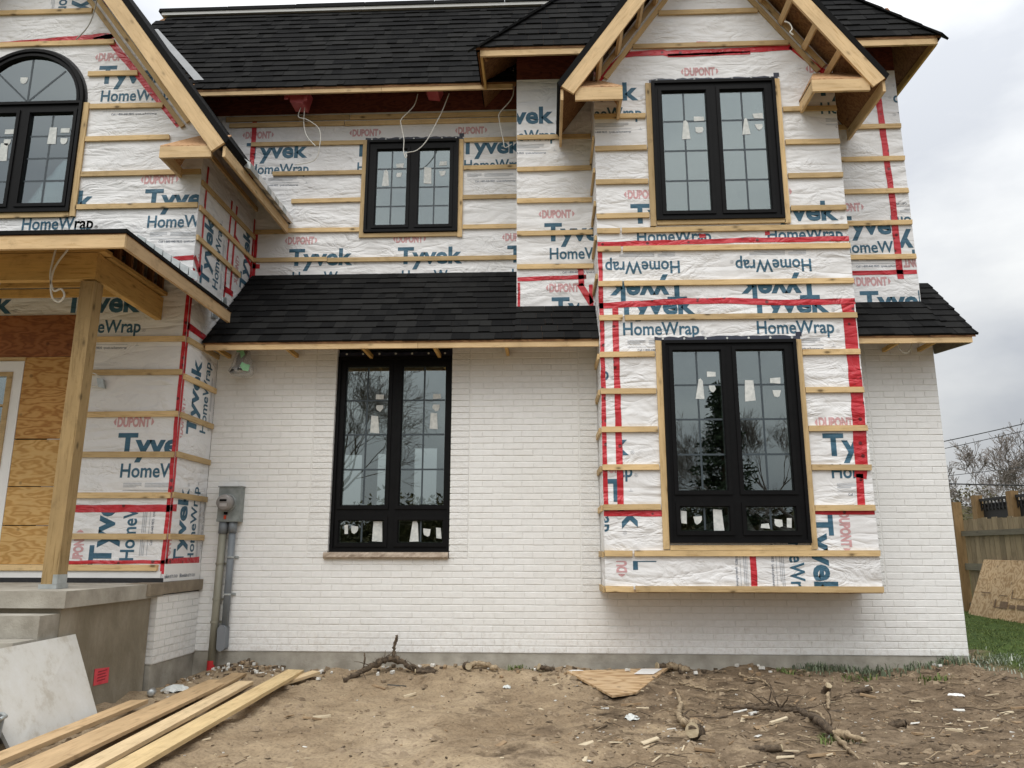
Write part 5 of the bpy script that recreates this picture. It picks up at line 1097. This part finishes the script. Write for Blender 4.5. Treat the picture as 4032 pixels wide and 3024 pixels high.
mb = MB(); a2, b2 = jag([P1[3]+Vector((0, 0, 0.02)), P1[3]+Vector((0.005, 0, 0.13)), P1[3]+Vector((0.03, 0.01, 0.25))], [0.032, 0.026, 0.024], 0.004, 4, 3); mb.tube(a2, b2, 8); mb.build('stub', M_BARK, rt, True)
mb = MB(); a3, b3 = jag([P1[1], P1[1]+Vector((0.02, 0.01, 0.1)), P1[1]+Vector((0.01, 0.02, 0.2))], [0.018, 0.014, 0.012], 0.003, 3, 4); mb.tube(a3, b3, 6); mb.build('stub', M_BARK, rt, True)
mb = MB(); hairs(mb, a, 110, 0.10, 0.003, 5); twiggy(mb, a, 12, 0.22, 0.008, 6); mb.build('twigs', M_BARK, rt)['kind'] = 'stuff'
def stump(c, r, L, d, label, root=None, seed=0, cut=M_CUTW, hn=30, name='cut_log'):
    c = Vector(c); d = Vector(d).normalized(); o = tag(empty(name, c), label, 'stump' if name != 'cut_log' else 'log')
    mb = MB(); a, b = jag([c-d*L/2, c, c+d*L/2], [r*1.1, r, r*0.95], r*0.06, 3, seed); mb.tube(a, b, 11); mb.build('trunk', M_BARK, o, True)
    mb = MB(); x_ = d.orthogonal().normalized(); y_ = d.cross(x_); mb.prism([c+d*(L/2+0.004)+(x_*math.cos(6.283*t/12)+y_*math.sin(6.283*t/12))*r*0.8*RD.uniform(0.9, 1.08) for t in range(12)], d*0.012); mb.build('cut_face', cut, o)
    if root:
        mb = MB(); a, b = jag(root[0], root[1], 0.008, 5, seed+1); mb.tube(a, b, 8); mb.build('root', M_ROOT, o, True)
    if hn: mb = MB(); hairs(mb, [c-d*L/2+Vector((0, 0, 0)), c, c-d*L*0.3], hn, r*2.0, 0.003, seed+2); mb.build('rootlets', M_BARK, o)['kind'] = 'stuff'
    return o
stump(gp(1.22, -2.86, 0.055), 0.075, 0.16, (-0.4, -0.85, 0.25), 'pale stump with a long curving root in the open dirt', ([gp(1.36, -0.95, 0.02), gp(1.33, -1.5, 0.05), gp(1.22, -2.0, 0.06), gp(1.21, -2.45, 0.06), gp(1.25, -2.75, 0.06)], [0.010, 0.028, 0.034, 0.042, 0.05]), 11, name='root_stump')
stump(gp(1.40, -0.10, 0.07), 0.055, 0.22, (-0.9, -0.35, 0.1), 'gnarled short log against the foundation behind the plywood offcut', ([gp(1.42, -0.12, 0.08), gp(1.55, -0.15, 0.05), gp(1.64, -0.2, 0.02)], [0.05, 0.055, 0.045]), 13)
stump(gp(-0.95, -0.28, 0.045), 0.05, 0.20, (0.25, -0.95, 0.1), 'dark sawn log half buried in the mound by the wall', ([gp(-0.9, -0.2, 0.06), gp(-0.7, -0.2, 0.05), gp(-0.55, -0.25, 0.0)], [0.05, 0.04, 0.02]), 17)
stump(gp(-1.42, -0.40, 0.02), 0.035, 0.22, (-0.95, -0.2, 0.05), 'short dark log end beside the dead branch', None, 19)
stump(gp(-0.02, -0.16, 0.03), 0.045, 0.18, (-0.9, -0.4, 0.3), 'small shaggy stump near the wall left of the plywood offcut', None, 23, hn=40)
stump(gp(2.93, -1.05, 0.04), 0.045, 0.13, (0.1, -0.7, 0.7), 'small upright stump with splayed roots on the right dirt', ([gp(2.93, -1.1, 0.02), gp(2.80, -1.45, 0.02), gp(2.70, -1.75, 0.01)], [0.03, 0.02, 0.012]), 29, name='root_stump')
stump(gp(3.30, -1.02, 0.02), 0.035, 0.22, (1, 0.15, 0.15), 'split log with a pale broken end on the right dirt', None, 31, M_CUTW, 20)
stump(gp(3.07, -2.40, 0.015), 0.04, 0.15, (0.8, -0.3, 0.3), 'dark root clump farthest right in the foreground dirt', None, 37, M_BARK, 40, name='root_stump')
stump(gp(1.68, -3.27, 0.02), 0.032, 0.24, (1, 0.05, 0.05), 'pale sawn offcut log in the foreground beside the long branch', None, 41, M_CUTW, 0)
bb = tag(empty('fallen_branch', gp(2.35, -2.3)), 'long broken branch with a pale torn end on the right dirt', 'branch')
mb = MB(); a, b = jag([gp(1.72, -1.62, 0.02), gp(2.05, -1.72, 0.03), gp(2.33, -1.85, 0.04), gp(2.36, -2.3, 0.05), gp(2.34, -2.92, 0.04)], [0.02, 0.026, 0.032, 0.04, 0.045], 0.008, 5, 51); mb.tube(a, b, 8); mb.build('limb', M_BARK, bb, True)
mb = MB(); a4, b4 = jag([gp(2.34, -2.9, 0.04), gp(2.42, -3.02, 0.05), gp(2.53, -3.12, 0.045)], [0.05, 0.04, 0.012], 0.006, 4, 53); mb.tube(a4, b4, 8); mb.build('torn_end', M_ROOT, bb, True)
mb = MB(); a5, b5 = jag([gp(2.34, -2.95, 0.03), gp(2.33, -3.25, 0.03), gp(2.29, -3.55, 0.01)], [0.03, 0.022, 0.006], 0.006, 4, 55); mb.tube(a5, b5, 7); mb.build('splinter', M_ROOT, bb, True)
mb = MB(); a6, b6 = jag([gp(2.36, -2.0, 0.06), gp(2.44, -2.2, 0.06), gp(2.46, -2.36, 0.03)], [0.014, 0.016, 0.014], 0.004, 3, 57); mb.tube(a6, b6, 6); mb.build('splinter', M_ROOT, bb, True)
mb = MB(); hairs(mb, a, 110, 0.10, 0.0028, 58); twiggy(mb, a, 14, 0.3, 0.009, 59); mb.build('twigs', M_BARK, bb)['kind'] = 'stuff'
for i, (pts, lab) in enumerate((([(2.20, -0.32), (2.22, -0.50), (2.36, -0.65), (2.42, -0.85)], 'thin pale curved root near the grassy foot of the wall'), ([(1.45, -0.62), (1.58, -0.80), (1.70, -0.95)], 'short pale root beside the plywood offcut'), ([(2.03, -0.95), (1.80, -0.98), (1.70, -1.02)], 'short pale stick right of the long curving root'), ([(0.55, -0.08), (0.75, -0.05), (1.0, -0.07)], 'bleached stick along the foundation behind the plywood offcut'))):
    mb = MB(); a, b = jag([gp(x, y, 0.02) for x, y in pts], 0.014, 0.006, 5, 60+i); mb.tube(a, b, 6); tag(mb.build('root', M_ROOT, None, True), lab, 'root')
# wood scraps one can pick out, then fine litter
M_SCRAP = [plain('scrap_pale', (0.50, 0.41, 0.28), (0.62, 0.53, 0.38), 14, 0.8), plain('scrap_white', (0.60, 0.59, 0.55), (0.72, 0.71, 0.67), 14, 0.7), plain('scrap_brown', (0.22, 0.145, 0.08), (0.34, 0.24, 0.14), 12, 0.85), plain('scrap_grey', (0.045, 0.043, 0.04), (0.09, 0.087, 0.08), 12, 0.9)]
RS = random.Random(77)
def chip(mb, x, y, L, W, H, ang, tilt):
    c = gp(x, y, H*0.5+abs(math.sin(tilt))*L*0.3); u = Vector((math.cos(ang), math.sin(ang), math.sin(tilt)))*L/2; v = Vector((-math.sin(ang), math.cos(ang), RS.uniform(-.2, .2)))*W/2; n_ = u.cross(v).normalized()*H/2
    k = RS.uniform(0.4, 1.0)
    mb.hexa([c-u-v-n_, c+u-v*k-n_, c+u+v*k-n_, c-u+v-n_], [c-u-v*0.8+n_, c+u-v*k+n_, c+u+v*k+n_, c-u+v*0.9+n_])
spots = [('the plywood offcut', 0.75, -1.55), ('the pale stump with the curving root', 1.0, -3.1), ('the long broken branch', 2.0, -2.25), ('the dead branch', -1.6, -0.85), ('the yellow plank', -2.35, -2.2), ('the lawn edge', 4.7, -1.5), ('the split log', 3.6, -1.35), ('the rightmost root clump', 3.4, -2.7), ('the pale sawn log', 1.9, -3.5)]
for sx_, (lm, x0, y0) in enumerate(spots):
    for k, nm, cnm in ((0, 'pale splintered wood scrap', 'wood_scrap'), (2, 'brown wood scrap', 'wood_scrap'), (1, 'small whitish chip', 'wood_scrap'), (3, 'dark shingle scrap', 'shingle_scrap')):
        if k == 3 and sx_ not in (3, 5) or k == 1 and sx_ not in (0, 2, 5): continue
        x, y = x0+RS.uniform(-0.3, 0.3), y0+RS.uniform(-0.25, 0.25)
        mb = MB(); chip(mb, x, y, RS.uniform(0.10, 0.22) if k != 1 else 0.08, RS.uniform(0.03, 0.06), RS.uniform(0.010, 0.022), RS.uniform(-0.6, 0.6), RS.uniform(-0.15, 0.2))
        tag(mb.build(cnm, M_SCRAP[k]), nm+' lying in the dirt nearest '+lm, 'scrap', 'scraps scattered over the dirt')
mb = MB()
for i in range(2300):
    t = RS.random(); x = RS.uniform(-4.0, 5.4) if t < 0.35 else RS.uniform(0.2, 5.3); y = -4.3*RS.random()**0.8-0.02
    if x > 5.0 and y > -1: continue
    mb.mi = RS.choice((0, 0, 1, 2, 2, 2, 2, 4, 4, 4, 4, 4)); L = 0.012*RS.paretovariate(1.7); L = min(L, 0.13)
    chip(mb, x, y, L, L*RS.uniform(0.1, 0.6), RS.uniform(0.003, 0.010), RS.uniform(-1.3, 1.3), RS.uniform(-0.15, 0.3))
for i in range(1500):      # clods of the same soil, half sunk
    x = RS.uniform(-4.0, 5.2); y = -4.3*RS.random()-0.05; c = gp(x, y, -0.004); r_ = min(0.05, 0.010*RS.paretovariate(1.6)); mb.mi = 5; n0 = len(mb.v)
    for k in range(5): t = 6.283*k/5+RS.uniform(-.3, .3); mb.v.append((c.x+r_*math.cos(t)*RS.uniform(.7, 1.2), c.y+r_*math.sin(t)*RS.uniform(.7, 1.2), c.z))
    for k in range(4): t = 6.283*k/4+RS.uniform(-.4, .4); mb.v.append((c.x+r_*0.5*math.cos(t), c.y+r_*0.5*math.sin(t), c.z+r_*RS.uniform(.4, .75)))
    for f in ((0,1,5), (1,6,5), (1,2,6), (2,3,6), (3,7,6), (3,4,7), (4,8,7), (4,0,8), (0,5,8), (5,6,7,8)): mb.face([n0+q for q in f])
for i in range(500):      # crumbs of mortar and clods by the pier and along the wall
    x = RS.choice((RS.uniform(-4.2, -3.2), RS.uniform(-4.3, 4.8))); y = -abs(RS.gauss(0, 0.25))-0.03
    if x < -4.0: y -= 0.5
    mb.mi = RS.choice((1, 2, 4, 5, 5)); L = RS.uniform(0.015, 0.06); chip(mb, x, y, L, L*RS.uniform(0.6, 0.95), L*0.6, RS.uniform(0, 3), RS.uniform(-0.3, 0.3))
lt = mb.build('wood_litter', M_SCRAP+[M_BARK, plain('clod', (0.20, 0.148, 0.096), (0.33, 0.255, 0.172), 5, 0.95, 0.6, 60)]); tag(lt, 'fine litter of chips, bark and crumbs over the dirt', 'litter', kind='stuff')
mb = MB()
for i in range(260):      # torn rootlets lying about
    x = RS.uniform(0.3, 5.0); y = RS.uniform(-4.0, -0.2); L = RS.uniform(0.08, 0.3); a = RS.uniform(-0.7, 0.7); p = gp(x, y, 0.008); q = gp(x+L*math.cos(a), y+L*math.sin(a), 0.008); m_ = gp((p.x+q.x)/2+RS.uniform(-.03, .03), (p.y+q.y)/2+RS.uniform(-.03, .03), RS.uniform(0.01, 0.035)); r_ = RS.uniform(0.002, 0.006); mb.mi = RS.choice((0, 0, 1)); mb.tube([p, m_, q], [r_, r_, r_*0.5], 4)
tag(mb.build('torn_rootlets', [M_BARK, M_ROOT]), 'thin torn rootlets strewn over the right dirt', 'roots', kind='stuff')

# ================================================================== GRASS
def grassmat(name, c1, c2):
    m = tonemat(name, c1, c2, 0.6, 5, 0.2, 0.0, 10, spec=0.3); return m
M_GR = grassmat('grass_blade', (0.055, 0.085, 0.020), (0.175, 0.225, 0.065)); M_GRB = grassmat('coarse_grass_blade', (0.075, 0.105, 0.06), (0.24, 0.28, 0.18)); M_GRW = grassmat('oversprayed_blade', (0.30, 0.34, 0.28), (0.52, 0.55, 0.48))
def blade(mb, x, y, h, w_, lean, R_):
    p = gp(x, y, -0.005); a = R_.uniform(0, 6.28); d = Vector((math.cos(a), math.sin(a), 0)); q = Vector((-d.y, d.x, 0))*w_/2; mb.tone = R_.random()
    m_ = p+d*lean*0.35+Vector((0, 0, h*0.6)); t = p+d*lean+Vector((0, 0, h*(1-lean*0.6/h if h > 0 else 1)))
    n = len(mb.v); mb.v += [tuple(p-q), tuple(p+q), tuple(m_+q*0.8), tuple(m_-q*0.8), tuple(t)]; mb.face((n, n+1, n+2, n+3)); mb.face((n+3, n+2, n+4))
RG = random.Random(5)
mb = MB(); cnt = 0
while cnt < 26000:
    x, y = RG.uniform(4.6, 8.6), RG.uniform(-1.6, 7.2)
    if x < 5.0 and y > 0.05: continue
    if RG.random() > grassy(x, y): continue
    cnt += 1; blade(mb, x, y, RG.uniform(0.012, 0.042), 0.010, RG.uniform(0, 0.03), RG)
tag(mb.build('lawn_grass', M_GR), 'short green lawn beside the right corner of the house', 'grass', kind='stuff')
mb = MB()
for i in range(900):
    x = RG.choice((RG.gauss(3.15, 0.12), RG.gauss(3.6, 0.25), RG.gauss(4.2, 0.35), RG.gauss(4.8, 0.22), RG.gauss(5.1, 0.25))); y = -abs(RG.gauss(0.06, 0.10))-0.02
    if x > 4.9: y = RG.gauss(-0.25, 0.2)
    h = RG.uniform(0.03, 0.14)*(0.6 if x > 4.9 else 1); mb.mi = 1 if x > 4.75 and RG.random() < 0.3 else 0; blade(mb, x, y, h, RG.uniform(0.010, 0.018), h*RG.uniform(0.2, 0.7), RG)
for i in range(420):
    x, y = RG.choice(((2.75, -0.28), (4.25, -0.55), (-0.35, -0.15), (2.3, -2.95), (3.45, -0.5), (5.1, -1.6), (5.3, -2.2))); x += RG.gauss(0, 0.09); y += RG.gauss(0, 0.05)
    h = RG.uniform(0.03, 0.10); mb.mi = 2; blade(mb, x, y, h, 0.014, h*RG.uniform(0.3, 0.9), RG)
for i in range(700):
    x = RG.uniform(4.95, 6.3); y = -0.15-0.35*(x-5)+RG.gauss(0, 0.12); h = RG.uniform(0.02, 0.07); mb.mi = RG.choice((1, 0, 0)); blade(mb, x, y, h, 0.009, h*RG.uniform(0.4, 1.0), RG)
tag(mb.build('coarse_grass', [M_GRB, M_GRW, M_GR]), 'long coarse grass tufts along the foot of the brick wall', 'grass', kind='stuff')

# ================================================================== NEIGHBOURING GARDEN
fn = tag(empty('board_fence', (8.45, 4, -0.15)), 'weathered vertical board fence with horizontal rails at the property line', 'fence')
FX = 8.45
board('post', (FX-0.03, 6.66, -0.3), (FX-0.03, 6.66, 2.2), 0.17, 0.17, M_FPOST, fn, wdir=(0, 1, 0)); board('post', (FX+0.14, 3.3, -0.3), (FX+0.14, 3.3, 1.9), 0.12, 0.12, M_FPOST, fn, wdir=(0, 1, 0))
y = 6.50; i = 0
while y > 0.5:
    wd = 0.158; board('fence_board', (FX+0.03, y-wd/2, -0.18), (FX+0.03, y-wd/2, 1.84+RD.uniform(-0.02, 0.015)), wd, 0.02, M_FENCE, fn, wdir=(0, 1, 0)); y -= wd+0.012
for z, h in ((1.56, 0.10), (0.91, 0.13), (0.15, 0.12)): board('rail', (FX-0.005, 0.5, z), (FX-0.005, 6.55, z), h, 0.045, M_FRAIL, fn)
mb = MB(); q = [Vector((8.02, 6.02, -0.16)), Vector((8.12, 3.7, -0.14)), Vector((8.41, 3.75, 1.04)), Vector((8.39, 5.78, 1.05))]; c = sum(q, Vector())/4
mb.prism([p-c for p in q], (0.02, 0, 0.006)); ps = mb.build('plywood_sheet', M_PLYL, None, False, Matrix.Translation(c)); tag(ps, 'tan plywood sheet leaning against the weathered fence', 'plywood')
mb = MB()
def onsheet(s, t): return (q[0].lerp(q[1], s)).lerp(q[3].lerp(q[2], s), t)+Vector((-0.022, 0, 0.004))
for (s0, s1, t0, t1) in ((0.34, 0.36, .3, .42), (0.37, 0.46, .30, .315), (0.42, 0.52, 0.30, 0.40), (0.54, 0.62, 0.31, 0.36), (0.64, 0.74, 0.31, 0.37), (0.12, 0.26, 0.50, 0.515), (0.13, 0.2, 0.46, 0.47), (0.38, 0.5, 0.48, 0.49), (0.55, 0.78, 0.45, 0.46), (0.55, 0.56, 0.46, 0.58)): mb.quad(onsheet(s0, t0), onsheet(s1, t0), onsheet(s1, t1), onsheet(s0, t1))
mb.build('ink_stamp', plain('stamp_ink', (0.13, 0.085, 0.05), (0.2, 0.13, 0.08), 40, 0.9), ps)
sn = tag(empty('lattice_screen', (10.2, 8, -0.1)), 'black lattice screen between brown posts beyond the fence', 'screen')
for yy, zz in ((8.75, 2.48), (7.35, 2.48), (6.1, 2.48)): board('post', (10.0, yy, -0.2), (10.0, yy, zz), 0.20, 0.16, M_FPOST, sn, wdir=(0, 1, 0))
M_BLK = plain('black_screen', (0.008, 0.008, 0.009), None, 1, 0.6)
for (ya, yb) in ((8.62, 7.48), (7.22, 6.2)):
    mb = MB(); mb.box(10.05, 10.07, yb, ya, 0.2, 2.27); mb.build('panel', M_BLK, sn)
    board('top_rail', (10.0, yb, 2.36), (10.0, ya, 2.36), 0.06, 0.05, M_BLK, sn)
    for k in range(9): yk = yb+(ya-yb)*k/8; board('lattice_slat', (10.02, yk, 2.12), (10.02, yk, 2.34), 0.05, 0.012, M_BLK, sn, wdir=(0, 1, 0))
    for z in (2.17, 2.26): board('lattice_slat', (10.033, yb, z), (10.033, ya, z), 0.035, 0.012, M_BLK, sn)
# bare trees
M_TWIG = plain('twig_bark', (0.13, 0.11, 0.097), (0.24, 0.205, 0.18), 4, 0.9)
def bare_tree(name, base, H, label, seed, spread=0.6, depth=6, r0=0.2, lean=(0, 0), mat=None, buds=False, cat='tree', kids=(2, 3), rmin=0.0):
    R_ = random.Random(seed); o = tag(empty(name, base), label, cat); tr = MB(); cr = MB()
    def grow(p, d, L, r, lv):
        mb = tr if lv <= 1 else cr; n_ = 4 if lv < 3 else 3; pts = [p]; rs = [r]; q = p
        for i in range(n_):
            d = (d+Vector((R_.gauss(0, .16), R_.gauss(0, .16), R_.gauss(0.03, .10)))).normalized(); q = q+d*L/n_; pts.append(q); rs.append(max(rmin, r*(1-0.42*(i+1)/n_)))
        mb.tube(pts, rs, 7 if lv < 2 else (5 if lv < 4 else 3), False)
        if lv >= depth: return
        k = R_.randint(*kids)+(1 if lv >= 3 else 0)
        for i in range(k):
            t = R_.uniform(0.45, 1.0) if i else 1.0; j = min(n_, max(1, int(round(t*n_)))); a = R_.uniform(0, 6.28); s_ = spread*R_.uniform(0.6, 1.3)*(0.55 if i == 0 else 1)
            x = d.orthogonal().normalized(); y_ = d.cross(x); nd_ = (d+(x*math.cos(a)+y_*math.sin(a))*s_).normalized()
            grow(pts[j], nd_, L*R_.uniform(0.62, 0.84), rs[j]*R_.uniform(0.55, 0.72), lv+1)
    grow(Vector(base), Vector((lean[0], lean[1], 1)).normalized(), H*0.27, r0, 0)
    tr.build('trunk', mat or M_TWIG, o, True); cr.build('crown', mat or M_TWIG, o, True); return o
bare_tree('bare_tree', (23.2, 30.0, -0.2), 10.6, 'bare spreading tree behind the fence at the right edge', 4, 0.75, 7, 0.30, (-0.12, 0), rmin=0.0125)
bare_tree('bare_tree', (26.8, 33.0, -0.2), 10.6, 'second bare tree, mostly cut off by the right edge', 9, 0.75, 7, 0.28, (-0.1, 0), rmin=0.0125)
bare_tree('bare_tree', (19.9, 36.0, -0.2), 6.6, 'small bare tree just right of the house corner', 15, 0.7, 6, 0.16, rmin=0.018)
# olive scrub bank beyond
mb = MB(); RT = random.Random(8)
for i in range(26000):
    x = RT.uniform(14, 60); y = 38+RT.uniform(-2.5, 6); top = 5.0+0.9*noise.noise(Vector((x*0.25, y*0.2, 3)))+0.6*noise.noise(Vector((x*0.9, 0, 8))); z = top*RT.random()**0.6-0.2
    s_ = RT.uniform(0.08, 0.22); a = Vector((RT.gauss(0, 1), RT.gauss(0, 1), RT.gauss(0, 1))).normalized()*s_; b = Vector((RT.gauss(0, 1), RT.gauss(0, 1), RT.gauss(0, 1))).normalized()*s_; p = Vector((x, y, z)); mb.tone = RT.random(); mb.quad(p, p+a, p+a*0.5+b)
tag(mb.build('scrub_bank', tonemat('scrub_leaf', (0.045, 0.042, 0.016), (0.145, 0.125, 0.055), 0.9, 0.6, 0.3, 0.0, 5)), 'olive brown scrub and trees massed behind the fence', 'scrub', kind='stuff')
mb = MB(); mb.box(12, 70, 44.5, 46, -1, 3.2); mb2 = MB(); k = 60
for i in range(k+1):
    x = 12+i; mb2.v += [(x, 42.5, -1), (x, 44.0, 4.4+0.7*noise.noise(Vector((x*0.22, 1, 3)))), (x, 50, 4.0)]
    if i:
        for j in range(2): mb2.face((3*i-3+j, 3*i+j, 3*i+j+1, 3*i-2+j))
hb = mb2.build('hills', plain('scrub_hill', (0.06, 0.055, 0.025), (0.12, 0.105, 0.05), 1.5, 0.95), None, True); hb['kind'] = 'structure'
# wires
for i, ((x0, z0), (x1, z1), r_, lab) in enumerate((((12, 4.88), (30, 9.0), 0.022, 'highest overhead wire at the right edge'), ((12, 4.56), (30, 8.7), 0.016, 'second overhead wire, just under the highest one'), ((12, 3.95), (30, 6.2), 0.014, 'thin overhead wire crossing the bare tree'), ((12, 4.32), (30, 4.0), 0.030, 'thick black cable running level above the fence'))):
    mb = MB(); pts = []
    for k in range(21): t = k/20; pts.append((x0+(x1-x0)*t, 25, z0+(z1-z0)*t-0.25*math.sin(math.pi*t)*(1 if i < 3 else 0.6)))
    mb.tube(pts, r_, 5); tag(mb.build('overhead_wire', M_BLK), lab, 'wire', 'overhead wires behind the fence')
# trees across the road behind the camera, mirrored in the window panes
bare_tree('bare_tree', (-12.0, -27.0, -0.3), 15, 'leaning bare tree mirrored in the brick framed window', 21, 0.62, 7, 0.35, (0.35, 0), kids=(2, 3), rmin=0.008)
bare_tree('bare_tree', (10.8, -30.0, -0.3), 13, 'dense bare tree mirrored in the right pane of the lower bay window', 33, 0.42, 7, 0.3, kids=(2, 3), rmin=0.008)
bare_tree('bare_tree', (13.5, -28.0, -0.3), 12, 'second dense bare tree mirrored beside the first in the lower bay window', 35, 0.42, 7, 0.28, kids=(2, 3), rmin=0.008)
cf = tag(empty('conifer_tree', (8.1, -27.0, -0.3)), 'dark conifer mirrored in the lower bay window', 'tree')
mb = MB(); mb.tube([(8.1, -27, -0.4), (8.1, -27, 4.5), (8.1, -27, 9.0)], [0.22, 0.13, 0.02], 8); mb.build('trunk', M_BARK, cf, True)
mb = MB(); RC = random.Random(3)
for i in range(260):
    z = 0.8+8.0*(i/260); rl = 2.2*(1-(z/9.2)**1.3)*RC.uniform(0.55, 1.1)+0.1; a = RC.uniform(0, 6.28); d = Vector((math.cos(a), math.sin(a), RC.uniform(-0.1, 0.25))); p0 = Vector((8.1, -27, z))
    for k in range(int(14+rl*14)):
        t = RC.uniform(0.12, 1); p = p0+d*rl*t+Vector((RC.gauss(0, .07), RC.gauss(0, .07), RC.gauss(0, .05)-0.12*t*t)); u = Vector((RC.gauss(0, 1), RC.gauss(0, 1), RC.gauss(-0.2, 0.6))).normalized(); mb.tone = RC.random(); mb.quad(p, p+u*0.22+d*0.06, p+u*0.15+Vector((0, 0, 0.09)))
mb.build('crown', tonemat('needle', (0.010, 0.018, 0.008), (0.04, 0.06, 0.025), 0.8, 1, 0.2, 0, 5), cf)
mb = MB(); RT = random.Random(18)
for i in range(20000):
    x = RT.uniform(-45, 45); y = -34+RT.uniform(-3, 3); top = 4.3+1.5*noise.noise(Vector((x*0.3, 5, 3))); z = top*RT.random()**0.6-0.3; s_ = RT.uniform(0.12, 0.35); a = Vector((RT.gauss(0, 1), RT.gauss(0, 1), RT.gauss(0, 1))).normalized()*s_; b = Vector((RT.gauss(0, 1), RT.gauss(0, 1), RT.gauss(0, 1))).normalized()*s_; p = Vector((x, y, z)); mb.tone = RT.random(); mb.quad(p, p+a, p+b)
for i in range(90):
    x = -45+i; h0, h1 = (3.2+1.3*noise.noise(Vector((q_*0.3, 5, 3))) for q_ in (x, x+1)); mb.tone = 0.1; mb.quad((x, -37, -0.5), (x+1, -37, -0.5), (x+1, -36, h1), (x, -36, h0))
tag(mb.build('roadside_hedge', bpy.data.materials['scrub_leaf']), 'brown hedge across the road mirrored in the lower panes', 'hedge', kind='stuff')
